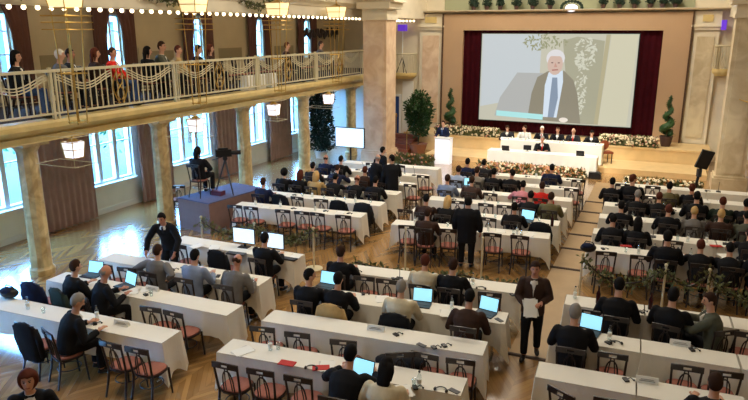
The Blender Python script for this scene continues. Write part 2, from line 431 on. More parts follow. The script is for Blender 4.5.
# ------------------------------------------------------------------ balustrade of the gallery, one thing per bay
def wavy(y0, y1, z, dip):
    n = 14; return [(XG-.02, y0+(y1-y0)*k/n, z-dip*math.sin(PI*k/n)**1.3) for k in range(n+1)]
bal_lab = ['at the left edge of the frame', 'in front of the woman in a dark cap', 'in front of the seated pair of women', 'above the camera riser', 'nearest the marble pier']
bays = [(6.1, 9.9), (9.9, 13.7), (13.7, 17.5), (17.5, 21.3), (21.3, 25.1)]
for (a, b), lb in zip(bays, bal_lab):
    t = thing('balustrade', 'ivory iron balustrade bay with draped bars ' + lb, 'railing', group='gallery balustrade bays')
    obj('handrail', B().box(XG-.06, a, 4.44, XG+.03, b, 4.5), M_RAIL, t)
    obj('bottom_rail', B().box(XG-.04, a, 3.56, XG+.01, b, 3.6), M_RAIL, t)
    obj('post', B().box(XG-.05, a-.03, 3.46, XG+.02, a+.03, 4.54), M_RAIL, t)
    obj('post', B().box(XG-.035, a+.1, 3.46, XG+.005, a+.14, 4.44), M_RAIL, t)
    n = 23
    for k in range(1, n):
        y = a+(b-a)*(k+.3)/(n+.3)
        obj('baluster', B().tube([(XG-.02, y, 3.58), (XG-.02, y, 4.45)], .016, 6), M_RAIL, t)
    mid = (a+b)/2
    sw = B()
    for y0, y1 in ((a+.15, mid-.25), (mid+.25, b-.1)):
        for q in range(3): sw.tube(wavy(y0, y1, 4.4-.06*q, .24), .013, 6)
    obj('draped_bar', sw, M_RAIL, t)
    md = B()
    for s in (-1, 1):
        md.tube([(XG-.0, mid+s*(.05+.17*math.sin(PI*k/10)), 3.62+.78*k/10) for k in range(11)], .016, 6)
        md.tube([(XG-.0, mid+s*(.02+.1*math.sin(2*PI*k/10)), 3.7+.6*k/10) for k in range(11)], .013, 6)
    obj('medallion', md, M_BRASS, t)
t = thing('balustrade', 'short ivory iron balustrade bay running into the marble pier', 'railing', group='gallery balustrade bays')
obj('handrail', B().box(XG-.06, 25.1, 4.44, XG+.03, 26.2, 4.5), M_RAIL, t)
for k in range(6): obj('baluster', B().tube([(XG-.02, 25.2+k*.18, 3.46), (XG-.02, 25.2+k*.18, 4.45)], .016, 6), M_RAIL, t)

# string of bulbs under the cornice
t = thing('bulb_string', 'long string of glowing round bulbs under the gallery cornice', 'string light', (XG, 0, 5.75))
obj('light_rail', B().box(-.05, 5.5, .03, .05, 30, .06), M_CREAM, t)
bulb = B().ball((0, 0, -.01), .05, 10, 6).mesh('bulb', M_BULB, True)
for k in range(74):
    o = link('bulb', bulb, t); o.location = (.0, 5.9+k*.325, 0)

t = thing('bulb_string', 'short string of glowing bulbs above the left bow balcony', 'string light', (-11.85, 29.5, 5.72))
obj('light_rail', B().box(-.75, -.03, .03, .75, .04, .07), M_CREAM, t)
for k in range(9):
    o = link('bulb', bulb, t); o.location = (-.7+k*.175, 0, 0)
# brass chandeliers hanging in front of the gallery, and column lanterns below
def lantern_mesh(s, h):
    return B().loft([[Vector((sx*s*q, sy*s*q, z)) for sx, sy in ((-1, -1), (1, -1), (1, 1), (-1, 1))] for q, z in ((.78, -h/2), (1, h/2))])
def lantern_cage(s, h):
    b = B()
    for sx, sy in ((-1, -1), (1, -1), (1, 1), (-1, 1)):
        b.tube([(sx*s*.8, sy*s*.8, -h/2-.03), (sx*s*1.03, sy*s*1.03, h/2+.02)], .011, 6)
    for z, q in ((-h/2-.02, .8), (h/2, 1.03), (0, .91)):
        p = [(sx*s*q, sy*s*q, z) for sx, sy in ((-1, -1), (1, -1), (1, 1), (-1, 1), (-1, -1))]
        b.tube(p, .011, 6)
    b.lathe((0, 0, h/2+.01), [(s*.9, 0), (s*.3, .07), (.02, .1)], 8)
    return b
ch_lab = ['left of the red jacket', 'above the dark haired gallery guest', 'above the camera operator', 'nearest the marble pier']
for k in range(4):
    y = 10.0+k*3.98
    t = thing('brass_chandelier', 'brass hanging chandelier of long rods and glowing box ' + ch_lab[k], 'chandelier', (-11.3, y, 5.93), group='chandeliers in front of the gallery')
    obj('glass_box', lantern_mesh(.27, .36), M_LAMP, t)
    obj('cage', lantern_cage(.27, .36), M_BRASS, t)
    obj('ceiling_stem', B().tube([(0, 0, .25), (0, 0, ZC-5.95)], .02, 6), M_BRASS, t)
    rd = B()
    for sx, sy in ((-1, -1), (1, -1), (1, 1), (-1, 1)):
        rd.tube([(sx*.2, sy*.2, -.22), (sx*.12, sy*.12, -2.55)], .013, 6)
    obj('hanging_rods', rd, M_BRASS, t)
    for z, q in ((-.35, .34), (-.48, .34), (-.62, .34), (-1.5, .2), (-2.5, .14)):
        rg = B()
        rg.tube([(sx*q, sy*q, z) for sx, sy in ((-1, -1), (1, -1), (1, 1), (-1, 1), (-1, -1))], .013, 6)
        obj('ring', rg, M_BRASS, t)
cl_lab = ['first column from the left', 'second column from the left', 'third column from the left', 'fourth column from the left']
for k in range(4):
    y = (9.83, 13.8, 17.6, 21.3)[k]
    t = thing('column_lantern', 'frosted glass lantern on a square brass bracket at the ' + cl_lab[k], 'lantern', (-11.34, y, 2.86), group='lanterns on the columns')
    obj('lamp_glass', lantern_mesh(.16, .33), M_LAMPCOOL, t)
    obj('cage', lantern_cage(.16, .33), M_BRASS, t)
    br = B()
    for dy in (-.3, .3):
        br.tube([(-.8, dy, .3), (.32, dy, .3), (.32, dy, -.32), (-.8, dy, -.32)], .008, 6)
    br.tube([(.32, -.3, .3), (.32, .3, .3)], .008, 6); br.tube([(0, -.3, .3), (0, .3, .3)], .008, 6); br.tube([(0, 0, .3), (0, 0, .26)], .014, 6)
    br.tube([(.32, -.3, -.32), (.32, .3, -.32)], .008, 6)
    br.tube([(-.8, -.3, .3), (-.8, .3, .3)], .008, 6); br.tube([(-.8, -.3, -.32), (-.8, .3, -.32)], .008, 6)
    obj('bracket', br, M_RAIL, t)
# wall sconce on the right pier
t = thing('wall_sconce', 'brass arm sconce with small glowing shades on the right pier', 'lamp', (2.66, 24.2, 3.3))
obj('arm', B().tube([(-.5, .36, -.2), (-.3, .0, -.25), (0, -.1, -.1), (.2, -.1, 0)], .02, 6).tube([(0, -.1, -.1), (-.12, -.25, .0)], .02, 6), M_BRASS, t)
for p in ((.2, -.1, .06), (-.12, -.25, .06), (.05, -.15, -.45)): obj('lamp_shade', B().ball(p, .07), M_LAMP, t)
# ------------------------------------------------------------------ stage things
def leaves(n, place, size, rnd, quad=True):
    """n small folded leaves scattered by place() -> (point, normal-ish vector)"""
    b = B()
    for _ in range(n):
        p, d = place(); p = Vector(p); d = Vector(d)+Vector((rnd.uniform(-.6, .6), rnd.uniform(-.6, .6), rnd.uniform(-.5, .6)))
        if d.length < 1e-3: d = Vector((0, 0, 1))
        d.normalize(); a = d.cross(Vector((rnd.uniform(-1, 1), rnd.uniform(-1, 1), rnd.uniform(-1, 1))))
        if a.length < 1e-3: continue
        a.normalize(); s = size*rnd.uniform(.6, 1.3); nrm = d.cross(a)
        b.add([p, p+d*s*.5+a*s*.26+nrm*s*.06, p+d*s, p+d*s*.5-a*s*.26+nrm*s*.06], [(0, 1, 2), (0, 2, 3)])
    return b
R_ = random.Random(5)
def flower_bed(label, x0, x1, y, z, depth, h, blooms, curve=0.0):
    t = thing('flower_bed', label, 'flowers', ((x0+x1)/2, y, z), group=None)
    L = (x1-x0)/2
    def pl():
        u = R_.uniform(-1, 1); a = R_.uniform(0, PI); q = R_.uniform(.5, 1)
        return (u*L, math.cos(a)*depth/2*q+curve*u*u, math.sin(a)*h*q*.95+.01), (0, math.cos(a), math.sin(a))
    o = obj('greenery', leaves(int(520*L*2*(depth+h)), pl, .13, R_), M_LEAFO, t); o['kind'] = 'stuff'
    soil = B().loft([[Vector((s*L*.97, math.cos(PI*k/8)*depth*.4+curve, math.sin(PI*k/8)*h*.72)) for k in range(9)] for s in (-1, -.3, .3, 1)])
    obj('moss_mound', soil, M_LEAFO, t)
    for name, m, dens in blooms:
        b = B()
        for _ in range(int(dens*L*2)):
            u = R_.uniform(-1, 1); a = R_.uniform(.15, PI*.98); 
            c = (u*L, math.cos(a)*depth/2+curve*u*u, math.sin(a)*h+.01)
            b.ball(c, R_.uniform(.03, .055), 6, 4)
        q = obj(name, b, m, t); q['kind'] = 'stuff'
    return t
WB, PB, OB = ('cream_blossom', M_BLOOMW), ('pink_blossom', M_BLOOMP), ('orange_blossom', M_BLOOMO)
flower_bed('long bed of cream flowers on the stage edge left of the panel table', -9.5, -6.55, 27.95+.15, .76, .4, .36, [(*WB, 95), (*PB, 22)])
flower_bed('long bed of cream flowers on the stage edge right of the panel table', -2.35, -.15, 27.95+.15, .76, .4, .38, [(*WB, 110), (*PB, 20)])
flower_bed('bed of mixed flowers at the foot of the draped front table', -6.5, -2.45, 24.5, 0, .4, .34, [(*PB, 45), (*OB, 55), (*WB, 50)])
flower_bed('bed of cream flowers on the floor right of the aisle', -1.1, 1.35, 23.7, 0, .4, .36, [(*WB, 80), (*OB, 22)])
flower_bed('dark flower bed on the floor left of the lectern', -9.95, -8.3, 24.45, 0, .5, .4, [(*PB, 26), (*OB, 12)])

# projection screen with its picture
SX0, SX1, SZ0, SZ1, SY = -7.88, -1.3, 1.3, 5.14, 29.55
t = thing('projection_screen', 'large bright projection screen showing a man in a suit', 'screen', ((SX0+SX1)/2, SY, SZ0))
W2 = (SX1-SX0)/2; Hh = SZ1-SZ0
def em(name, rgb, e=.95):
    new = name not in MATS; m = mat(name, rgb, .9, .05, emit=e)
    if new: m.node_tree.nodes['Principled BSDF'].inputs['Base Color'].default_value = (.05, .05, .05, 1)
    return m
obj('screen_sheet', B().box(-W2, 0, 0, W2, .03, Hh), em('picture_wall', (196, 194, 176)), t)
obj('screen_frame', B().box(-W2-.04, -.012, -.04, W2+.04, .04, 0).box(-W2-.04, -.012, Hh, W2+.04, .04, Hh+.04).box(-W2-.04, -.012, 0, -W2, .04, Hh).box(W2, -.012, 0, W2+.04, .04, Hh), M_BLACK, t)
SHIFT = [0]
def fx(u): return -W2+(u+SHIFT[0]-483)/(637-483)*2*W2
def fz(v): return Hh-(v-33.5)/(122-33.5)*Hh
def flat(name, pts, m, d):
    obj(name, B().prism([(fx(u), fz(v)) for u, v in pts], 'y', -d, -d+.002), m, t)
flat('picture_backdrop', [(484, 34), (545, 34), (545, 72), (530, 76), (520, 100), (484, 108)], em('picture_pale_grey', (196, 204, 208)), .004)
flat('picture_panel', [(522, 72), (549, 72), (549, 119), (500, 117), (505, 98)], em('picture_grey', (176, 178, 176)), .007)
flat('picture_panel', [(612, 34), (636, 34), (633, 121), (606, 121)], em('picture_cream', (206, 202, 176)), .004)
flat('picture_stripe', [(607, 34), (611, 34), (606, 121), (602, 121)], em('picture_tan', (178, 170, 136)), .006)
flat('picture_shade', [(566, 40), (580, 36), (606, 40), (604, 121), (574, 121), (572, 80)], em('picture_olive', (166, 164, 140)), .005)
def leafspot(n, u0, v0, ru, rv, m, d, nm):
    b = B()
    for _ in range(n):
        a = R_.uniform(0, 2*PI); q = R_.uniform(0, 1)**.5; u = u0+ru*q*math.cos(a); v = v0+rv*q*math.sin(a); s = R_.uniform(1.2, 3)
        an = R_.uniform(0, PI); du, dv = s*math.cos(an), s*math.sin(an)
        b.prism([(fx(u-du), fz(v-dv)), (fx(u+dv*.4), fz(v-du*.4)), (fx(u+du), fz(v+dv)), (fx(u-dv*.4), fz(v+du*.4))], 'y', -d, -d+.0015)
    obj(nm, b, m, t)
leafspot(70, 548, 42, 22, 8, em('picture_leaf', (150, 152, 118)), .008, 'picture_leaves')
leafspot(90, 588, 52, 11, 16, em('picture_pale_leaf', (208, 208, 190)), .009, 'picture_leaves')
leafspot(60, 586, 88, 6, 26, em('picture_pale_leaf', (208, 208, 190)), .009, 'picture_leaves')
SHIFT[0] = 3
flat('picture_suit', [(550, 70), (540, 76), (535, 92), (532, 119), (586, 121), (581, 92), (576, 78), (566, 69)], em('picture_suit', (138, 132, 114)), .012)
flat('picture_shirt', [(551, 71), (565, 69), (566, 80), (562, 116), (548, 116), (548, 84)], em('picture_shirt', (212, 226, 240)), .014)
flat('picture_tie', [(555, 76), (560, 76), (562, 96), (559, 116), (553, 116), (554, 96)], em('picture_tie', (130, 148, 170)), .016)
def oval(name, u, v, ru, rv, m, d, a0=0, a1=2*PI):
    flat(name, [(u+ru*math.cos(a0+(a1-a0)*k/18), v+rv*math.sin(a0+(a1-a0)*k/18)) for k in range(19 if a1-a0 < 6 else 18)], m, d)
oval('picture_hair', 557, 57, 9.2, 8.5, em('picture_white_hair', (222, 220, 222)), .014)
oval('picture_face', 557, 63, 7.6, 10.5, em('picture_face', (208, 180, 166)), .018)
flat('picture_fringe', [(548.5, 57), (551, 51), (557, 49), (563, 51), (565.5, 57), (561, 55), (553, 55)], em('picture_white_hair', (222, 220, 222)), .02)
for u in (554, 560.5): oval('picture_eye', u, 61.5, 1.2, .6, em('picture_eye', (120, 90, 84)), .021)
flat('picture_mouth', [(554, 68.2), (560, 67.6), (560.5, 68.8), (554.5, 69.4)], em('picture_mouth', (170, 104, 98)), .021)
flat('picture_nose', [(557, 61), (559.4, 65.6), (556, 65.8)], em('picture_nose', (196, 150, 136)), .021)
oval('picture_hand', 569, 118, 4.5, 2.4, em('picture_hand', (236, 226, 214)), .02)
SHIFT[0] = 0
flat('picture_banner', [(502, 111.5), (551, 113.5), (551, 119), (502, 117)], em('picture_cyan', (168, 226, 226), 1.0), .022)

# plants
def spiral_topiary(x, y, z, h, label, group):
    t = thing('spiral_topiary', label, 'plant', (x, y, z), group=group)
    obj('pot', B().lathe((0, 0, 0), [(.16, 0), (.2, .1), (.24, .36), (.26, .38), (.26, .42), (.22, .42), (.21, .38)], 14), M_POT, t)
    obj('stem', B().tube([(0, 0, .36), (0, 0, h*.98)], .02, 6), M_BARK, t)
    b = B(); n = 46; path = []
    for k in range(n+1):
        f = k/n; a = f*2*PI*3.1; r = .17*(1-f)**.8
        path.append((r*math.cos(a), r*math.sin(a), .46+(h-.46)*f))
    b.tube(path, [.02+.15*(1-k/n)**.8*min(1, k/3+.3) for k in range(n+1)], 8)
    def pl():
        k = R_.randrange(n); p = Vector(path[k]); rr = .03+.15*(1-k/n)**.8
        d = Vector((R_.gauss(0, 1), R_.gauss(0, 1), R_.gauss(0, 1))).normalized(); return p+d*rr*.9, d
    b2 = leaves(900, pl, .06, R_); b.add(b2.v, b2.f)
    obj('foliage', b, M_LEAF, t)
spiral_topiary(-8.97, 28.6, .75, 2.0, 'spiral clipped topiary behind the speaker left of the screen', 'spiral topiaries')
spiral_topiary(.12, 28.6, .75, 2.02, 'spiral clipped topiary right of the projection screen', 'spiral topiaries')
def ledge_plant(x, h, r, label):
    t = thing('ledge_topiary', label, 'plant', (x, 29.62, 6.16), group='topiaries on the ledge above the screen')
    obj('pot', B().lathe((0, 0, 0), [(.08, 0), (.11, .14), (.12, .16), (.09, .16)], 10), M_POT, t)
    b = B(); n = 18
    for k in range(n):
        a = k*1.5; zz = .2+(h-.2)*k/n; rr = r*(1-.5*k/n)
        b.ball((rr*.4*math.cos(a), rr*.4*math.sin(a), zz), (rr*.7, rr*.7, rr*.5), 7, 5)
    def pl():
        f = R_.random(); rr = r*(1-.5*f)*1.1; a = R_.uniform(0, 2*PI)
        return (rr*math.cos(a), rr*math.sin(a), .2+(h-.2)*f), (math.cos(a), math.sin(a), .3)
    b2 = leaves(160, pl, .08, R_); b.add(b2.v, b2.f)
    obj('foliage', b, M_LEAFD, t)
lx = [-8.34, -7.74, -7.14, -6.42, -5.72, -4.98, -2.82, -2.18, -1.6, -1.02, -.56, -.08]
for i, x in enumerate(lx):
    ledge_plant(x, .55+.12*math.sin(i*2.1), .16+.03*math.cos(i*1.7), 'small dark potted topiary on the ledge, %s from the left' % ordn[i])
t = thing('shell_ornament', 'pale shell ornament in dark leaves on the ledge above the screen', 'ornament', (-4.09, 29.62, 6.16))
obj('shell', B().ball((0, 0, .04), (.26, .1, .16), 12, 7), M_LAMPCOOL, t)  # no lamp: the shell's brightness is put in by a glowing material
sc = B()
for k in range(11):
    a = PI*k/10; sc.ball((.42*math.cos(a), 0, .06+.26*math.sin(a)), (.07, .06, .07), 7, 5)
obj('leaf_scroll', sc, M_LEAFD, t)
def bush(name, label, x, y, z, w, d, h, m, n, leaf, potm=None, poth=.35, trunk=.4, shape='box', group=None):
    t = thing(name, label, 'plant', (x, y, z), group=group)
    if potm: obj('pot', B().lathe((0, 0, 0), [(w*.22, 0), (w*.3, poth*.9), (w*.32, poth), (w*.27, poth), (w*.26, poth*.9)], 14), potm, t)
    tr = B().tube([(0, 0, poth*.8), (.03, .02, poth+trunk), (-.02, 0, h*.8)], [.035, .03, .015], 7)
    for k in range(9):
        a = k*2.4; zz = poth+trunk*.6+(h-poth-trunk)*k/10
        tr.tube([(0, 0, zz), (w*.36*math.cos(a), d*.36*math.sin(a), zz+.25)], [.014, .006], 5)
    obj('branches', tr, M_BARK, t)
    def pl():
        while True:
            u, v, q = R_.uniform(-1, 1), R_.uniform(-1, 1), R_.uniform(0, 1)
            if shape == 'oval' and (u*u+v*v+(2*q-1)**2 > 1): continue
            lump = .78+.22*math.sin(7*q+3*u+5*v)
            return (u*w/2*lump, v*d/2*lump, poth+trunk*.5+(h-poth-trunk*.5)*q), (u, v, .2)
    obj('foliage', leaves(n, pl, leaf, R_), m, t)
    return t
bush('hedge_plant', 'tall dark leafy hedge plant under the gallery beside the column', -13.28, 24.2, 0, .98, .85, 2.82, M_LEAFD, 4200, .14, M_WHITEPAINT, .3, .1)
bush('ficus_tree', 'leafy green potted ficus tree left of the stage steps', -9.95, 27.1, .0, 1.35, 1.1, 2.75, M_LEAF, 2200, .17, M_TERRA, .4, .5, 'oval')
# purple lamp and stand on the left bow balcony
t = thing('spotlight_stand', 'purple lit spotlight on a white tripod stand on the left bow balcony', 'lamp', (-11.75, 29.62, 3.3))
obj('lamp_head', B().box(-.2, -.12, 1.95, .2, .1, 2.25), M_PURPLE, t)
obj('pole', B().tube([(0, 0, .5), (0, 0, 1.95)], .025, 8), M_WHITEPAINT, t)
for k in range(3):
    a = k*2.1-.5; obj('leg', B().tube([(0, 0, .75), (.3*math.cos(a), .3*math.sin(a)*.7, 0)], .02, 6), M_BLACK, t)
t = thing('spotlight', 'small purple lit spotlight fixed high beside the right bow balcony', 'lamp', (1.72, 29.7, 5.5))
obj('lamp_head', B().box(-.08, -.1, -.2, .1, .1, .18), M_PURPLE, t); obj('bracket', B().tube([(0, .1, 0), (0, .28, 0)], .02, 6), M_BLACK, t)

# lectern
t = thing('lectern', 'plain white glowing lectern in front of the stage', 'lectern', (-8.14, 25.2, 0))
obj('body', B().box(-.31, -.2, .0, .31, .2, 1.02), M_LECT, t)
obj('top_board', B().box(-.33, -.22, 1.02, .33, .24, 1.06), M_WHITEPAINT, t)
obj('microphone', B().tube([(.1, .1, 1.06), (.1, .08, 1.25), (.08, .16, 1.34)], .008, 6).ball((.08, .17, 1.35), .018), M_BLACK, t)
# side television and stand
t = thing('display_stand', 'bright white side display on a black pole stand beside the pier', 'display', (-11.32, 23.0, 0))
obj('display_frame', B().box(-.64, -.03, .78, .64, .04, 1.58), M_BLACK, t)
obj('display_panel', B().box(-.61, -.036, .81, .61, -.03, 1.55), M_SCREENW, t)
obj('pole', B().tube([(0, .06, .04), (0, .06, 1.2)], .035, 8), M_BLACK, t)
obj('base', B().lathe((0, .06, 0), [(.32, 0), (.32, .03), (.05, .05)], 16), M_BLACK, t)
t = thing('monitor_stand', 'dark tilted monitor on a slanting black pole at the right of the stage', 'monitor', (1.12, 22.3, 0), .35)
mm = Matrix.Translation((.13, -.02, 1.42)) @ Euler((.25, .22, 0)).to_matrix().to_4x4()
obj('screen_panel', B().box(-.19, -.05, -.3, .19, .03, .3, mm), M_BLACK, t)
obj('pole', B().tube([(-.02, .06, .03), (.02, .06, .7), (.12, .06, 1.4)], .045, 8), M_BLACK, t)
obj('clamp', B().box(.0, .02, .85, .12, .14, 1.1), M_DKGREY, t)
obj('base', B().box(-.3, -.25, 0, .3, .3, .03), M_BLACK, t)
tag(obj('floor_speaker', B().prism([(-2.35, 0), (-1.92, 0), (-1.92, .16), (-2.02, .24), (-2.35, .24)], 'y', 24.6, 24.95), M_BLACK), 'low black floor monitor beside the right end of the flower bed', 'speaker')
t = thing('panel_chair', 'red brown chair edge showing right of the draped panel table', 'chair', (-2.0, 26.9, .2), .5)
obj('seat', B().box(-.22, -.22, .4, .22, .22, .47), M_STEP, t)
obj('backrest', B().ball((0, .2, .68), (.2, .04, .2)), M_STEP, t)
for sx in (-.18, .18):
    for sy in (-.18, .18): obj('leg', B().tube([(sx, sy, 0), (sx, sy, .42)], .02, 6), M_DARKWOOD, t)

# camera riser with chair, tripod camera
ang = -.17
t = struct('camera_riser', B().box(0, 0, 0, 1.2, 2.15, .83), M_RISER)
t.location = (-11.98, 13.62, 0); t.rotation_euler = (0, 0, ang*.9)
struct('riser_carpet', B().box(0, 0, .83, 1.2, 2.15, .855), M_CARPET, t)
t = thing('television_camera', 'black television camera on a tripod on the brown riser', 'camera', (-11.02, 14.55, .855), -.88); t.scale = (.9, .9, .88)
for k in range(3):
    a = k*2.094+.5; obj('leg', B().tube([(0, 0, 1.1), (.36*math.cos(a), .36*math.sin(a), 0)], [.03, .02], 7), M_DKGREY, t)
obj('spreader', B().tube([(.18, .1, .5), (-.18, .12, .5), (0, -.2, .5), (.18, .1, .5)], .012, 6), M_DKGREY, t)
obj('pan_head', B().lathe((0, 0, 1.08), [(.06, 0), (.08, .06), (.06, .12)], 10), M_BLACK, t)
obj('pan_bar', B().tube([(0, -.05, 1.2), (-.12, -.4, 1.08)], .013, 6), M_BLACK, t)
obj('body', B().box(-.08, -.28, 1.2, .08, .2, 1.42).box(-.05, -.2, 1.42, .05, .1, 1.47), M_BLACK, t)
obj('lens', B().tube([(0, .2, 1.31), (0, .48, 1.31)], [.06, .075], 12), M_BLACK, t)
obj('viewfinder', B().box(-.16, -.1, 1.3, -.09, .1, 1.4), M_DKGREY, t)
tag(obj('floor_case', B().box(-11.3, 14.2, .856, -10.98, 14.42, .98), mat('plum_case', (92, 40, 58), .6)), 'small plum coloured case under the camera tripod', 'case')

# draped panel tables on the stage side
def draped(name, label, x0, x1, y0, y1, z0, z1, depth_f, folds, group=None):
    b = B(); n = 220
    per = []
    tot = 2*(x1-x0)+2*(y1-y0)
    for k in range(n):
        d = tot*k/n
        if d < x1-x0: p = (x0+d, y0, 0, -1)
        elif d < x1-x0+y1-y0: p = (x1, y0+d-(x1-x0), 1, 0)
        elif d < 2*(x1-x0)+y1-y0: p = (x1-(d-(x1-x0)-(y1-y0)), y1, 0, 1)
        else: p = (x0, y1-(d-2*(x1-x0)-(y1-y0)), -1, 0)
        per.append((p, d))
    rings = []
    for f in (0, .04, .2, .5, .8, 1):
        r = []
        for (p, d) in per:
            wv = depth_f*f*math.sin(d*folds)+depth_f*.5*f*math.sin(d*folds*.43+1)
            o = .006+f*.02+wv
            r.append(Vector((p[0]+p[2]*o, p[1]+p[3]*o, z1-(z1-z0)*f)))
        rings.append(r)
    b.loft(rings, cap=False); b.f.append(tuple(range(n))); b.m.append(0)
    return tag(obj(name, b, M_CLOTH), label, 'tablecloth', group)
def plain_table(label, x0, x1, y0, y1, z0, z1, group=None):
    t = thing('panel_table', label, 'table', ((x0+x1)/2, (y0+y1)/2, z0), group=group)
    a, c = (x1-x0)/2, (y1-y0)/2
    obj('tabletop', B().box(-a, -c, z1-z0-.03, a, c, z1-z0), M_TABLETOP, t)
    for sx in (-1, 1):
        for sy in (-1, 1): obj('leg', B().tube([(sx*(a-.1), sy*(c-.08), 0), (sx*(a-.1), sy*(c-.08), z1-z0-.03)], .02, 6), M_CHROME, t)
plain_table('long front table hidden under the draped white cloth before the stage', -6.2, -2.15, 24.85, 25.4, 0, .74)
draped('tablecloth', 'white pleated cloth hanging to the floor on the front panel table', -6.22, -2.13, 24.83, 25.42, .03, .75, .022, 20)
plain_table('rear panel table under a white cloth where the panelists sit', -6.0, -2.1, 26.15, 26.75, .2, .98)
draped('tablecloth', 'white cloth on the rear table in front of the seated panelists', -6.02, -2.08, 26.13, 26.77, .23, .99, .012, 14)
# ------------------------------------------------------------------ people
def bend(v, c, th, ph=0.0):
    return v
def hand_parts(b, w, d, n, curl=.5, s=1.0):
    """palm, four unequal bent fingers and a thumb; w wrist, d pointing direction, n back-of-hand normal"""
    d = Vector(d).normalized(); n = Vector(n); n = (n-d*n.dot(d)).normalized(); a = d.cross(n)
    w = Vector(w); p0 = w; p1 = w+d*.085*s
    b.tube([p0-d*.01, p0+d*.03*s, p1], [(.026*s, .015*s), (.04*s, .016*s), (.042*s, .013*s)], 8, up=a)
    for k, L in enumerate((.066, .075, .07, .056)):
        q = p1-d*.01+a*(k-1.5)*.021*s
        e1 = q+(d*math.cos(curl*.5)-n*math.sin(curl*.5))*L*.5*s
        e2 = e1+(d*math.cos(curl*1.3)-n*math.sin(curl*1.3))*L*.5*s
        b.tube([q, e1, e2], [.0095*s, .0088*s, .007*s], 6)
    q = p0+d*.03*s-a*.035*s
    b.tube([q, q+(d*.6-a*.8).normalized()*.035*s, q+(d*.9-a*.45-n*.3).normalized()*.065*s], [.012*s, .011*s, .008*s], 6)

def ellipse_loft(b, pts, rad, facing=Vector((0, 1, 0)), n=14):
    """loft of ellipses (half width, half depth) along pts, kept square to `facing`"""
    pts = [Vector(p) for p in pts]; rings = []
    for i, p in enumerate(pts):
        t = (pts[min(i+1, len(pts)-1)]-pts[max(i-1, 0)]).normalized()
        sx = facing.cross(t); 
        if sx.length < 1e-3: sx = Vector((1, 0, 0))
        sx.normalize(); sy = t.cross(sx)
        w, dd = rad[i]
        rings.append([p+sx*w*math.cos(2*PI*k/n)+sy*dd*math.sin(2*PI*k/n) for k in range(n)])
    b.loft(rings)

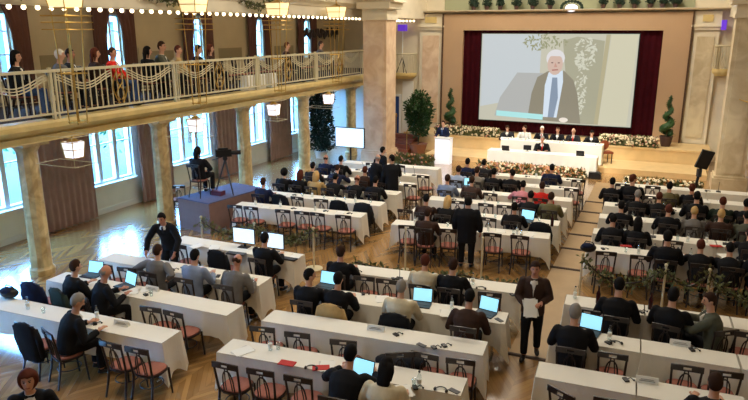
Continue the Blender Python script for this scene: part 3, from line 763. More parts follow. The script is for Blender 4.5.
POSE = {}
def make_pose(name, pelvis, top, head, hrot, arms, legs, coat=False, twist=0.0, curl=.5, female=False, hem=.3):
    """top = middle of the shoulder line; arms = [(shoulder, elbow, wrist, hand dir)]*2; legs = [(hip, knee, ankle, toe dir)]*2"""
    pelvis, top, head = Vector(pelvis), Vector(top), Vector(head)
    H = Matrix.Translation(head) @ Euler(hrot).to_matrix().to_4x4()
    fac = Vector((math.sin(-twist), math.cos(twist), 0))
    def spine(f): return pelvis.lerp(top, f)+Vector((0, -.03*math.sin(PI*f), 0))
    fs = (-.12, 0, .2, .45, .72, .92, 1.04)
    wk = .93 if female else 1.0
    body = B()
    ellipse_loft(body, [spine(f) for f in fs], [(.13, .1), (.165, .115), (.15*wk, .108), (.15*wk, .108), (.175*wk, .115), (.16*wk, .09), (.07, .06)], fac)
    body.tube([spine(.95), top+(head-top)*.35, head+Vector((0, -.012, -.04))], [.062, .056, .054], 10)
    R3 = H.to_3x3()
    body.ball(head, (.074, .093, .112), 14, 10, R3)
    body.ball(head+R3 @ Vector((0, .022, -.055)), (.056, .066, .062), 12, 8, R3)
    body.tube([head+R3 @ Vector((0, .085, .02)), head+R3 @ Vector((0, .112, -.028)), head+R3 @ Vector((0, .088, -.036))], [.01, .017, .012], 8)
    for s in (-1, 1): body.ball(head+R3 @ Vector((s*.076, -.005, -.012)), (.012, .026, .034), 8, 6, R3)
    for sh, el, wr, hd in arms: body.tube([sh, Vector(sh).lerp(Vector(el), .5), el, Vector(el).lerp(Vector(wr), .4), wr], [.055, .05, .042, .043, .028], 10)
    for hp, kn, an, td in legs:
        body.tube([hp, Vector(hp).lerp(Vector(kn), .5), kn, Vector(kn).lerp(Vector(an), .35), an], [.085, .078, .058, .056, .04], 10)
    me = remeshed(body, 'person', .0125, [M_SKIN, M_EYE, M_LIP], 2)
    ex = B()
    for (sh, el, wr, hd), s in zip(arms, (-1, 1)):
        hand_parts(ex, wr, hd, (0, -.25, 1) if abs(hd[2]) < .7 else (s, 0, .1), curl)
    ex.mi = 1
    for s in (-1, 1): ex.ball(head+R3 @ Vector((s*.03, .083, .012)), (.012, .008, .007), 8, 5, R3)
    for s in (-1, 1): ex.tube([head+R3 @ Vector((s*.016, .092, .03)), head+R3 @ Vector((s*.045, .08, .032))], .005, 5)
    ex.mi = 2
    ex.tube([head+R3 @ Vector((-.024, .078, -.062)), head+R3 @ Vector((0, .087, -.061)), head+R3 @ Vector((.024, .078, -.062))], .006, 6)
    bm = bmesh.new(); bm.from_mesh(me)
    me2 = ex.mesh('extra', [M_SKIN, M_EYE, M_LIP], True); bm.from_mesh(me2); bm.to_mesh(me); bm.free(); bpy.data.meshes.remove(me2)
    # upper garment
    j = B(); fl = (-.2, 0, .2, .45, .72, .93, 1.06)
    ellipse_loft(j, [spine(f) for f in fl], [(.2 if coat else .19, .15), (.2, .15), (.19*wk, .142), (.196*wk, .142), (.222*wk, .148), (.205*wk, .12), (.085, .074)], fac)
    if coat:
        ellipse_loft(j, [pelvis+Vector((0, 0, -hem)), pelvis+Vector((0, 0, -hem*.4)), pelvis], [(.2, .16), (.195, .155), (.188, .145)], fac)
    for sh, el, wr, hd in arms:
        j.ball(Vector(sh)+Vector((0, 0, -.012)), .07, 10, 7)
        j.tube([sh, Vector(sh).lerp(Vector(el), .5), el, Vector(el).lerp(Vector(wr), .5), Vector(el).lerp(Vector(wr), .93)], [.07, .074, .066, .06, .05], 10)
    jm = remeshed(j, 'jacket', .017, M_BLACK, 2)
    tr = B(); tr.ball(pelvis+Vector((0, .0, -.01)), (.172, .135, .12), 12, 8)
    for hp, kn, an, td in legs:
        an2 = Vector(kn).lerp(Vector(an), .93)
        tr.tube([hp, Vector(hp).lerp(Vector(kn), .5), kn, Vector(kn).lerp(an2, .4), an2], [.1, .094, .073, .068, .062], 10)
    tm = remeshed(tr, 'trousers', .018, M_BLACK, 2)
    shoes = []
    for hp, kn, an, td in legs:
        s = B(); an = Vector(an); td = Vector(td).normalized()
        rz = math.atan2(-td.x, td.y); MM = Euler((0, 0, rz)).to_matrix()
        c = an+td*.07; c.z = max(an.z-.04, .038)
        s.ball(c, (.045, .135, .042), 10, 7, MM); s.ball((an.x, an.y, an.z-.015), (.04, .05, .05), 8, 6)
        shoes.append(s.mesh('shoe', M_SHOE, True))
    # collar and shirt front
    cb = B(); up = (head-top).normalized(); c0 = spine(.985)+(head-top)*.12
    cb.tube([c0-up*.03, c0+up*.012], [.078, .064], 14)
    fr = B()
    q = [spine(f) for f in (.42, .7, .92, 1.0)]
    dep = (.134, .14, .114, .077)
    wdt = (.006, .045, .062, .05)
    fr.loft([[q[i]+fac*(dep[i]+.008)+Vector((x*wdt[i], -abs(x)*.012, 0)) for x in (-1, -.5, 0, .5, 1)]+[q[i]+fac*(dep[i]-.05)+Vector((x*wdt[i], 0, 0)) for x in (1, 0, -1)] for i in range(4)])
    ti = B()
    ti.loft([[q[i]+fac*(dep[i]+.018)+Vector((x*w, 0, 0)) for x in (-1, 1)]+[q[i]+fac*(dep[i])+Vector((x*w, 0, 0)) for x in (1, -1)] for i, w in enumerate((.012, .026, .018, .014))])
    POSE[name] = dict(body=me, jacket=jm, trousers=tm, shoes=shoes, collar=cb.mesh('shirt_collar', M_PAPER, True), front=fr.mesh('shirt_front', M_PAPER, True), tie=ti.mesh('necktie', M_BLACK, True), H=H)

def hair_mesh(style):
    b = B()
    if style == 'bald':
        n = 14
        for k in range(n):
            a = PI*.08+PI*1.0*(k/(n-1))*.84+PI
            b.ball((.07*math.cos(a), .088*math.sin(a)-.004, -.012+.01*math.sin(k)), (.017, .017, .036), 7, 5)
        return b.mesh('hair', M_BARK, True)
    n, k = 18, 12
    rr = {'short': (.083, .1, .118), 'curly': (.112, .12, .132), 'long': (.088, .104, .122), 'bun': (.084, .101, .119), 'hood': (.095, .11, .128)}[style]
    b.ball((0, -.008, .008), rr, n, k)
    vs = []
    for (x, y, z) in b.v:
        wob = .004*math.sin(40*x+3)*math.sin(37*z)+(.01*math.sin(60*x)*math.sin(55*z+1)*math.sin(50*y) if style == 'curly' else 0)
        x *= 1+wob*4; z += wob
        low = (-.035 if y > -.02 else -.085) if style in ('short', 'bun') else -.2
        if y > .03 and z < .05+max(0, .0)*1:       # keep the face free
            f = min(1, (y-.03)/.04); y = y-f*(y-.03)*.95; x *= 1-.16*f
        if z < low: z = low+(z-low)*.25
        if style in ('short', 'bun') and y < -.03 and z < -.03: y = y*.82-.012
        if y > -.02 and z < -.02 and style in ('short', 'bun'): x *= .88
        vs.append((x, y, z))
    b.v = vs
    if style in ('long', 'hood'):
        b.tube([(0, -.05, .05), (0, -.07, -.06), (0, -.075, -.2), (0, -.06, -.27)], [(.085, .05), (.092, .05), (.085, .035), (.05, .02)], 12, up=(1, 0, 0))
        for s in (-1, 1): b.tube([(s*.066, .0, .04), (s*.078, .0, -.06), (s*.07, -.01, -.17)], [.022, .024, .012], 8)
    if style == 'bun': b.ball((0, -.1, .03), .045, 9, 7)
    return b.mesh('hair', M_BARK, True)
HAIR = {s: hair_mesh(s) for s in ('short', 'curly', 'long', 'bun', 'bald', 'hood')}

def seated_pose(name, lean=.1, hyaw=0.0, hpitch=-.1, wl=(-.15, .42, .81), wr=(.15, .42, .81), el=(-.27, .16, .76), er=(.27, .16, .76), kne=.42, ank=.4, twist=0.0, hz=0.0, gal=False, **kw):
    pel = Vector((0, 0, .555)); L = .455
    top = pel+Vector((-math.sin(twist)*0, math.sin(lean)*L, math.cos(lean)*L))
    c, s = math.cos(twist), math.sin(twist)
    sl = top+Vector((-.2*c, -.2*s, -.035)); sr = top+Vector((.2*c, .2*s, -.035))
    hd = top+Vector((0, .03+math.sin(lean)*.1, .215+hz))
    def fix(sh, e, w):        # keep the limb lengths human
        e, w = Vector(e), Vector(w); sh = Vector(sh)
        e = sh+(e-sh).normalized()*.29; w = e+(w-e).normalized()*.26
        return e, w
    e1, w1 = fix(sl, el, wl); e2, w2 = fix(sr, er, wr)
    arms = [(sl, e1, w1, (w1-e1).normalized()), (sr, e2, w2, (w2-e2).normalized())]
    legs = [(Vector((sx*.09, .02, .55)), Vector((sx*.12, kne, .53)), Vector((sx*.12, ank, .09)), Vector((sx*.15, 1, 0))) for sx in (-1, 1)]
    make_pose(name, pel, top, hd, (hpitch, 0, hyaw), arms, legs, twist=twist, **kw)
seated_pose('upright', .06)
seated_pose('table', .16, hpitch=-.15)
seated_pose('write', .34, hpitch=-.55, wl=(-.1, .55, .8), wr=(.16, .55, .8))
seated_pose('lean', .55, hpitch=-.35, wl=(-.2, .62, .8), wr=(.2, .62, .8), el=(-.32, .35, .78), er=(.32, .35, .78))
seated_pose('look_left', .12, hyaw=.85)
seated_pose('look_right', .12, hyaw=-.85)
seated_pose('laptop', .2, hpitch=-.3, wl=(-.09, .5, .84), wr=(.09, .5, .84))
seated_pose('akimbo', .08, hpitch=-.1, el=(-.42, -.1, .86), er=(.42, -.1, .86), wl=(-.2, .05, .68), wr=(.2, .05, .68))
seated_pose('lap', -.04, hyaw=-.3, hpitch=-.05, el=(-.27, .1, .78), er=(.27, .1, .78), wl=(-.08, .28, .64), wr=(.1, .28, .66))
seated_pose('lady', .14, hpitch=-.15, female=True)
seated_pose('lady_lean', .4, hpitch=-.4, female=True, wl=(-.12, .55, .8), wr=(.14, .55, .8))
seated_pose('turned', .22, hyaw=1.0, twist=.75, hpitch=-.2, wl=(-.3, .45, .8), wr=(-.02, .52, .8), el=(-.34, .1, .78), er=(.16, .42, .78))
def standing_pose(name, lean=0.0, hyaw=0.0, hpitch=0.0, wl=(-.26, .12, .82), wr=(.26, .12, .82), el=(-.27, -.02, 1.1), er=(.27, -.02, 1.1), step=0.0, **kw):
    pel = Vector((0, -.25*math.sin(lean), .95)); L = .5
    top = pel+Vector((0, math.sin(lean)*L, math.cos(lean)*L))
    sl, sr = top+Vector((-.18, 0, -.03)), top+Vector((.18, 0, -.03)); hd = top+Vector((0, .02+.12*math.sin(lean), .195-.05*math.sin(lean)))
    def fix(sh, e, w):
        e, w = Vector(e), Vector(w)
        e = sh+(e-sh).normalized()*.3; w = e+(w-e).normalized()*.265; return e, w
    e1, w1 = fix(sl, el, wl); e2, w2 = fix(sr, er, wr)
    arms = [(sl, e1, w1, (w1-e1).normalized()), (sr, e2, w2, (w2-e2).normalized())]
    legs = [(Vector((sx*.09, pel.y, .92)), Vector((sx*.1, sx*step*.6+.03, .5)), Vector((sx*.1, sx*step-.03*abs(step), .09+(.04 if sx*step < 0 else 0))), Vector((sx*.15, 1, 0))) for sx in (-1, 1)]
    make_pose(name, pel, top, hd, (hpitch, 0, hyaw), arms, legs, coat=True, **kw)
standing_pose('stand', .05, hem=.16)
standing_pose('long_coat', .05)
standing_pose('stand_talk', .12, hyaw=.6, hpitch=-.3, wr=(.1, .35, 1.1), er=(.25, .08, 1.12))
standing_pose('stoop', .5, hpitch=-.3, wl=(-.28, .45, .82), wr=(.28, .45, .82), el=(-.36, .22, 1.05), er=(.36, .22, 1.05), hem=.13)
standing_pose('walk', .03, hpitch=-.15, wl=(-.1, .3, 1.12), wr=(.06, .34, 1.02), el=(-.27, .02, 1.14), er=(.26, .04, 1.12), step=.12, curl=.9, hem=.13)
standing_pose('speak', .03, wl=(-.22, .38, 1.08), wr=(.22, .38, 1.08), el=(-.28, .06, 1.14), er=(.28, .06, 1.14), hem=.13)

TONE = {}
def tone(key):
    if key in TONE: return TONE[key]
    rgb = {'black': (24, 24, 27), 'charcoal': (40, 40, 44), 'navy': (30, 36, 62), 'brown': (62, 44, 36), 'olive': (104, 96, 66), 'grey': (112, 108, 104), 'greyblue': (132, 144, 168),
           'lightblue': (172, 186, 212), 'white': (222, 218, 210), 'cream': (206, 192, 162), 'red': (206, 40, 32), 'pink': (206, 134, 142), 'stripe': (140, 132, 120), 'taupe': (122, 102, 82), 'tan': (188, 156, 104),
           'plaid': (74, 56, 50), 'teal': (44, 66, 70), 'denim': (60, 84, 132), 'hair_black': (18, 15, 14), 'hair_brown': (54, 34, 24), 'hair_auburn': (84, 40, 26), 'hair_blond': (196, 156, 98),
           'hair_grey': (140, 134, 128), 'hair_white': (218, 214, 206), 'darkgreen': (40, 50, 42), 'greygreen': (84, 86, 74)}[key]
    TONE[key] = mat(('hair_' if key.startswith('hair') else 'cloth_')+key.replace('hair_', ''), rgb, .8, .15, var=.1, scale=10)
    return TONE[key]
SKINS = {'s': M_SKIN, 'r': M_SKIN2, 't': M_SKIN3}
def setm(o, m, i=0):
    o.material_slots[i].link = 'OBJECT'; o.material_slots[i].material = m
def person(pose, x, y, rz, label, top='black', bottom='black', hair='short', hcol='hair_brown', skin='s', z=0.0, s=1.0, kind='jacket', collar='white', tie=None, group=None, dz=0.0):
    P = POSE[pose]
    o = link('person', P['body']); o.location = (x, y, z+dz); o.rotation_euler = (0, 0, rz); o.scale = (s, s, s)
    tag(o, label, 'person', group); setm(o, SKINS[skin])
    j = link(kind, P['jacket'], o); setm(j, tone(top))
    t = link('trousers', P['trousers'], o); setm(t, tone(bottom))
    for m in P['shoes']: link('shoe', m, o)
    if collar:
        c = link('shirt_collar', P['collar'], o); setm(c, tone(collar))
        if kind in ('jacket', 'coat'):
            f = link('shirt_front', P['front'], o); setm(f, tone(collar))
            if tie: q = link('necktie', P['tie'], o); setm(q, tone(tie))
    if hair:
        h = link('hair', HAIR[hair], o); h.matrix_local = P['H']; setm(h, tone(hcol))
    return o

# ------------------------------------------------------------------ chairs
def make_chair():
    t = thing('dining_chair', 'x', 'chair')
    obj('seat', B().loft([[Vector((w*math.copysign(abs(math.cos(a))**.7, math.cos(a)), .215*math.copysign(abs(math.sin(a))**.7, math.sin(a)), z)) for a in [2*PI*k/20 for k in range(20)]] for z, w in ((.425, .2), (.43, .215), (.455, .215))]), M_DARKWOOD, t)
    obj('cushion', B().loft([[Vector((w*math.copysign(abs(math.cos(a))**.7, math.cos(a)), w*math.copysign(abs(math.sin(a))**.7, math.sin(a)), z)) for a in [2*PI*k/20 for k in range(20)]] for z, w in ((.455, .195), (.475, .2), (.49, .17))]), M_PINK, t)
    for sx in (-1, 1):
        obj('leg', B().tube([(sx*.175, .17, .43), (sx*.18, .18, .25), (sx*.19, .2, 0)], [.019, .017, .014], 8), M_DARKWOOD, t)
        obj('leg', B().tube([(sx*.165, -.18, .45), (sx*.17, -.21, .25), (sx*.185, -.27, 0)], [.019, .018, .015], 8), M_DARKWOOD, t)
    bk = B()
    for sx in (-1, 1): bk.tube([(sx*.165, -.18, .42), (sx*.178, -.215, .65), (sx*.188, -.26, .91)], [.018, .017, .016], 8)
    n = 8
    f = []; g = []
    for k in range(n+1):
        u = -1+2*k/n; yy = -.262-.02*(1-u*u)
        f.append((u*.205, yy))
    up = [(u, .93+.012*(1-(u/.205)**2)) for u, _ in f]; lo = [(u, .845+.012*(1-(u/.205)**2)) for u, _ in f]
    for k in range(n):
        (u0, y0), (u1, y1) = f[k], f[k+1]
        if k in (3, 4):     # hand slot in the rail
            for (za, zb) in ((.915, up[k][1]), (lo[k][1], .872)):
                bk.add([(u0, y0-.012, za), (u1, y1-.012, za), (u1, y1-.012, zb), (u0, y0-.012, zb), (u0, y0+.012, za), (u1, y1+.012, za), (u1, y1+.012, zb), (u0, y0+.012, zb)], [(0, 1, 2, 3), (7, 6, 5, 4), (0, 4, 5, 1), (1, 5, 6, 2), (2, 6, 7, 3), (3, 7, 4, 0)])
        else:
            bk.add([(u0, y0-.012, lo[k][1]), (u1, y1-.012, lo[k+1][1]), (u1, y1-.012, up[k+1][1]), (u0, y0-.012, up[k][1]), (u0, y0+.012, lo[k][1]), (u1, y1+.012, lo[k+1][1]), (u1, y1+.012, up[k+1][1]), (u0, y0+.012, up[k][1])], [(0, 1, 2, 3), (7, 6, 5, 4), (0, 4, 5, 1), (1, 5, 6, 2), (2, 6, 7, 3), (3, 7, 4, 0)])
    obj('backrest', bk, M_DARKWOOD, t)
    lp = B(); n = 12
    yb = lambda z: -.18-.08*((z-.42)/.49)**1.1
    lp.tube([(-.085*math.cos(PI*k/n), yb(.47+.33*math.sin(PI*k/n)**.6), .47+.33*math.sin(PI*k/n)**.6) for k in range(n+1)], .011, 6)
    lp.tube([(-.05, yb(.47), .47), (-.045, yb(.62), .62), (-.02, yb(.85), .85)], .009, 6).tube([(.05, yb(.47), .47), (.045, yb(.62), .62), (.02, yb(.85), .85)], .009, 6)
    obj('back_loop', lp, M_DARKWOOD, t)
    obj('stretcher', B().tube([(.165*math.cos(2*PI*k/16), .175*math.sin(2*PI*k/16)-.01, .24) for k in range(17)], .009, 6), M_DARKWOOD, t)
    return t
CHAIR0 = register(make_chair()); CHAIR_USED = [False]
def chair(x, y, rz, label, group):
    if not CHAIR_USED[0]:
        o = CHAIR0; CHAIR_USED[0] = True; o.location = (x, y, 0); o.rotation_euler = (0, 0, rz)
    else: o = copy_tree(CHAIR0, None, (x, y, 0), rz)
    o['label'] = label; o['group'] = group
    return o
def coat_on_chair(x, y, rz, label, col, h=.94):
    """a jacket hung over a chair back"""
    b = B(); rings = []
    R = random.Random(int(x*100+y*10))
    n = 16
    for z, w, d in ((.3, .21, .085), (.45, .235, .085), (.7, .24, .075), (.88, .225, .062), (h-.01, .16, .05), (h+.015, .07, .03)):
        yy = -.18-.08*((z-.42)/.49)
        rings.append([Vector((w*math.copysign(abs(math.cos(a))**.6, math.cos(a))+R.uniform(-.008, .008), yy-.012+d*math.sin(a)+.012*math.sin(5*a+z*7), z+R.uniform(-.012, .012)*(z < .5))) for a in [2*PI*k/n for k in range(n)]])
    b.loft(rings)
    o = obj('jacket_on_chair', b, tone(col), smooth=True); o.location = (x, y, 0); o.rotation_euler = (0, 0, rz)
    for s in (-1, 1): obj('sleeve', B().tube([(s*.2, -.24, .86), (s*.25, -.22, .65), (s*.235, -.18, .38)], [.045, .05, .04], 8), tone(col), o, True)
    return tag(o, label, 'jacket')

# ------------------------------------------------------------------ conference tables
DEP = .46
def conference_table(x0, x1, y0, y1, label, cloth_label, gt, gc, drop=.42):
    """near edge from (x0,y0) to (x1,y1)"""
    L = math.hypot(x1-x0, y1-y0); rz = math.atan2(y1-y0, x1-x0)
    t = thing('conference_table', label, 'table', (x0, y0, 0), rz, gt)
    obj('tabletop', B().box(.01, .01, .715, L-.01, DEP-.01, .742), M_TABLETOP, t)
    for x in (.22, L-.22):
        obj('trestle_leg', B().tube([(x, .06, .02), (x, DEP-.06, .02)], .017, 6).tube([(x, DEP/2, .02), (x, DEP/2, .715)], .02, 6).tube([(x, .05, .7), (x, DEP-.05, .7)], .014, 6), M_CHROME, t)
    R = random.Random(int(abs(x0*31+y0*17)*10))
    ph = R.uniform(0, 6); b = B(); per = []
    def side(n, f): 
        for k in range(n): per.append(f(k/n))
    nL, nD = max(24, int(L*18)), 10
    side(nL, lambda f: (L*f, 0, 0, -1, f))
    side(nD, lambda f: (L, DEP*f, 1, 0, f))
    side(nL, lambda f: (L*(1-f), DEP, 0, 1, f))
    side(nD, lambda f: (0, DEP*(1-f), -1, 0, f))
    rings = []; m = len(per)
    for q in (0, .05, .3, .65, 1):
        ring = []
        for i, (px, py, nx, ny, f) in enumerate(per):
            ex, ey = px-L/2, py-DEP/2
            cx = max(0, 1-min(px, L-px)/.16); cy = max(0, 1-min(py, DEP-py)/.16)
            corner = cx*cy
            d = drop*(1+.05*math.sin(px*3+ph))+(.12 if nx else 0)+.16*corner
            o = .008+.03*q+.018*q*math.sin(px*9+py*13+ph)+.012*q*math.sin(px*23+ph)
            ox = nx*o+(math.copysign(.03, ex)*corner*q); oy = ny*o+(math.copysign(.03, ey)*corner*q)
            ring.append(Vector((px+ox, py+oy, .75-(q*d if q else 0)-(.004 if q else 0))))
        rings.append(ring)
    b.loft(rings, cap=False)
    # top sheet
    b.add([(0, 0, .75), (L, 0, .75), (L, DEP, .75), (0, DEP, .75)], [(0, 1, 2, 3)])
    c = obj('tablecloth', b, M_CLOTH, smooth=False); c.location = (x0, y0, 0); c.rotation_euler = (0, 0, rz)
    tag(c, cloth_label, 'tablecloth', gc)
    return t

# ------------------------------------------------------------------ things on the tables
TZ = .7515
def proto(fn):
    o = register(fn()); o['_used'] = 0; return o
PROTO = {}
def put(kind, x, y, rz, label, cat, group=None, z=TZ, s=1.0):
    o = PROTO[kind]
    if o.get('_used'):
        o = copy_tree(o, None, (x, y, z), rz)
    else:
        o['_used'] = 1; o.location = (x, y, z); o.rotation_euler = (0, 0, rz)
    o.scale = (s, s, s)
    for k in ('group',):
        if k in o: del o[k]
    tag(o, label, cat, group); return o
def p_laptop():
    t = thing('laptop', 'x', 'laptop')
    obj('keyboard_base', B().box(-.17, -.12, 0, .17, .12, .018), M_BLACK, t)
    obj('key_bed', B().box(-.15, -.03, .018, .15, .1, .021).box(-.05, -.1, .018, .05, -.04, .02), M_DKGREY, t)
    T = Matrix.Translation((0, .12, .018)) @ Euler((-.28, 0, 0)).to_matrix().to_4x4()
    obj('lid', B().box(-.17, 0, 0, .17, .012, .235, T), M_BLACK, t)
    obj('display', B().box(-.158, -.003, .012, .158, 0, .224, T), M_SCREENB, t)
    return t
def p_bottle():
    t = thing('water_bottle', 'x', 'bottle')
    obj('body', B().lathe((0, 0, 0), [(.028, 0), (.033, .008), (.033, .13), (.03, .15), (.014, .185), (.013, .205)], 12), M_CLEAR, t, True)
    obj('cap', B().lathe((0, 0, .205), [(.015, 0), (.015, .02), (.012, .022)], 10), M_DKGREY, t)
    obj('paper_label', B().lathe((0, 0, .05), [(.0336, 0), (.0336, .06)], 12), M_PAPER, t)
    return t
def p_glass():
    t = thing('drinking_glass', 'x', 'glass')
    obj('bowl', B().lathe((0, 0, 0), [(.025, 0), (.034, .11), (.031, .11), (.023, .008)], 12), M_CLEAR, t, True)
    return t
def p_plate():
    t = thing('name_plate', 'x', 'sign')
    obj('card', B().prism([(-.035, 0), (.035, 0), (.004, .085), (-.004, .085)], 'x', -.14, .14), M_PAPER, t)
    obj('printed_line', B().box(-.1, -.029, .028, .1, -.0245, .036).box(-.08, -.0235, .048, .08, -.0185, .054), mat('grey_print', (150, 146, 140), .8), t)
    return t
def p_mic():
    t = thing('conference_microphone', 'x', 'microphone')
    obj('base', B().prism([(-.05, 0), (.05, 0), (.05, .03), (-.05, .018)], 'x', -.06, .06), M_BLACK, t)
    obj('gooseneck', B().tube([(0, .03, .025), (0, .03, .16), (0, -.02, .26), (0, -.06, .3)], .006, 6), M_BLACK, t)
    obj('microphone_head', B().ball((0, -.07, .305), (.013, .02, .013), 8, 6), M_BLACK, t)
    return t
def p_phones():
    t = thing('headphones', 'x', 'headphones')
    obj('headband', B().tube([(.075*math.cos(PI*k/10), .08*math.sin(PI*k/10), .018) for k in range(11)], .008, 6), M_BLACK, t)
    for s in (-1, 1): obj('ear_cup', B().ball((s*.078, -.005, .022), (.02, .034, .022), 10, 6), M_BLACK, t)
    return t
def p_receiver():
    t = thing('interpreter_receiver', 'x', 'device')
    obj('body', B().box(-.03, -.05, 0, .03, .05, .022), M_BLACK, t)
    obj('earpiece', B().tube([(.03, .02, .01), (.09, .05, .01), (.1, -.02, .01)], .006, 6).ball((.1, -.03, .014), .014, 8, 5), M_BLACK, t)
    return t
def p_paper():
    t = thing('paper_sheets', 'x', 'papers')
    obj('top_sheet', B().box(-.105, -.148, .004, .105, .148, .006), M_PAPER, t)
    obj('lower_sheet', B().box(-.105, -.148, 0, .105, .148, .004, Euler((0, 0, .25)).to_matrix().to_4x4()), mat('grey_white_paper', (206, 204, 198), .8), t)
    return t
def p_redcard():
    t = thing('red_folder', 'x', 'folder')
    obj('cover', B().box(-.12, -.07, 0, .12, .07, .008), M_RED, t)
    obj('inner_pages', B().box(-.115, -.065, .008, .113, .068, .011), M_RED, t)
    return t
def p_phone():
    t = thing('mobile_phone', 'x', 'phone')
    obj('case', B().box(-.037, -.075, 0, .037, .075, .009), M_BLACK, t); obj('display', B().box(-.033, -.065, .009, .033, .065, .0095), M_DKGREY, t)
    return t
def p_monitor():
    t = thing('desktop_monitor', 'x', 'monitor')
    obj('stand_base', B().box(-.12, -.08, 0, .12, .08, .015), M_BLACK, t); obj('stand_neck', B().box(-.025, .02, .015, .025, .05, .16), M_BLACK, t)
    obj('housing', B().box(-.27, -.0, .09, .27, .035, .43), M_BLACK, t); obj('display', B().box(-.255, -.004, .105, .255, 0, .415), M_SCREENW, t)
    return t
def p_keyboard():
    t = thing('keyboard', 'x', 'keyboard')
    obj('case', B().prism([(-.07, 0), (.07, 0), (.07, .028), (-.07, .014)], 'x', -.21, .21), M_BLACK, t)
    obj('keys', B().box(-.19, -.055, .02, .19, .05, .024), M_DKGREY, t)
    return t
def p_bag():
    t = thing('camera_bag', 'x', 'bag')
    obj('body', B().ball((0, 0, .1), (.17, .11, .1), 12, 8), M_BLACK, t, True); obj('flap', B().ball((-.02, -.02, .15), (.13, .1, .06), 10, 6), tone('navy'), t, True)
    obj('strap', B().tube([(-.14, 0, .12), (-.05, .02, .24), (.08, .0, .22), (.15, 0, .12)], .012, 6), M_BLACK, t)
    return t
def p_wine():
    t = thing('dark_bottle', 'x', 'bottle')
    obj('body', B().lathe((0, 0, 0), [(.036, 0), (.038, .02), (.038, .18), (.016, .23), (.014, .3), (.016, .31)], 12), mat('dark_red_glass', (52, 16, 18), .15), t, True)
    obj('cap', B().lathe((0, 0, .3), [(.017, 0), (.017, .03)], 10), M_BLACK, t)
    return t
for k, fn in dict(laptop=p_laptop, bottle=p_bottle, glass=p_glass, plate=p_plate, mic=p_mic, phones=p_phones, receiver=p_receiver, paper=p_paper, red=p_redcard, phone=p_phone, monitor=p_monitor, keyboard=p_keyboard, bag=p_bag, wine=p_wine).items():
    PROTO[k] = proto(fn)
# ------------------------------------------------------------------ the rows of tables, chairs, people
conference_table(-10.90, -6.55, 6.632, 6.850, 'narrow conference table beneath the white cloth, nearest left table', 'white cloth with hanging corners over the nearest left table', 'conference tables', 'table cloths')
conference_table(-10.30, -6.25, 7.969, 8.050, 'narrow conference table beneath the white cloth, second left table', 'white cloth with hanging corners over the second left table', 'conference tables', 'table cloths')
conference_table(-10.30, -6.50, 9.208, 9.360, 'narrow conference table beneath the white cloth, third left table', 'white cloth with hanging corners over the third left table', 'conference tables', 'table cloths')
conference_table(-9.75, -6.60, 10.750, 10.750, 'narrow conference table beneath the white cloth, left monitor table', 'white cloth with hanging corners over the left monitor table', 'conference tables', 'table cloths')
conference_table(-10.30, -6.70, 13.840, 14.200, 'narrow conference table beneath the white cloth, first far left table', 'white cloth with hanging corners over the first far left table', 'conference tables', 'table cloths')
conference_table(-10.30, -6.70, 15.220, 15.400, 'narrow conference table beneath the white cloth, second far left table', 'white cloth with hanging corners over the second far left table', 'conference tables', 'table cloths')
conference_table(-10.30, -6.75, 16.523, 16.700, 'narrow conference table beneath the white cloth, third far left table', 'white cloth with hanging corners over the third far left table', 'conference tables', 'table cloths')
conference_table(-10.30, -6.75, 17.723, 17.900, 'narrow conference table beneath the white cloth, fourth far left table', 'white cloth with hanging corners over the fourth far left table', 'conference tables', 'table cloths')
conference_table(-10.30, -6.75, 19.023, 19.200, 'narrow conference table beneath the white cloth, fifth far left table', 'white cloth with hanging corners over the fifth far left table', 'conference tables', 'table cloths')
conference_table(-10.30, -6.80, 20.275, 20.450, 'narrow conference table beneath the white cloth, sixth far left table', 'white cloth with hanging corners over the sixth far left table', 'conference tables', 'table cloths')
conference_table(-5.62, -2.03, 6.957, 7.280, 'narrow conference table beneath the white cloth, nearest centre table', 'white cloth with hanging corners over the nearest centre table', 'conference tables', 'table cloths')
conference_table(-5.62, -2.05, 8.119, 8.440, 'narrow conference table beneath the white cloth, second centre table', 'white cloth with hanging corners over the second centre table', 'conference tables', 'table cloths')
conference_table(-5.62, -2.00, 9.274, 9.600, 'narrow conference table beneath the white cloth, third centre table', 'white cloth with hanging corners over the third centre table', 'conference tables', 'table cloths')
conference_table(-5.62, -2.05, 10.609, 10.930, 'narrow conference table beneath the white cloth, fourth centre table', 'white cloth with hanging corners over the fourth centre table', 'conference tables', 'table cloths')
conference_table(-5.78, -2.10, 13.955, 14.360, 'narrow conference table beneath the white cloth, first far centre table', 'white cloth with hanging corners over the first far centre table', 'conference tables', 'table cloths')
conference_table(-5.78, -2.07, 15.267, 15.490, 'narrow conference table beneath the white cloth, second far centre table', 'white cloth with hanging corners over the second far centre table', 'conference tables', 'table cloths')
conference_table(-5.78, -2.10, 16.579, 16.800, 'narrow conference table beneath the white cloth, third far centre table', 'white cloth with hanging corners over the third far centre table', 'conference tables', 'table cloths')
conference_table(-5.78, -2.10, 17.729, 17.950, 'narrow conference table beneath the white cloth, fourth far centre table', 'white cloth with hanging corners over the fourth far centre table', 'conference tables', 'table cloths')
conference_table(-5.78, -2.13, 19.081, 19.300, 'narrow conference table beneath the white cloth, fifth far centre table', 'white cloth with hanging corners over the fifth far centre table', 'conference tables', 'table cloths')
conference_table(-5.78, -2.17, 20.333, 20.550, 'narrow conference table beneath the white cloth, sixth far centre table', 'white cloth with hanging corners over the sixth far centre table', 'conference tables', 'table cloths')
conference_table(-1.25, 0.02, 8.148, 8.211, 'narrow conference table beneath the white cloth, left section of the nearest right table', 'white cloth with hanging corners over the left section of the nearest right table', 'conference tables', 'table cloths')
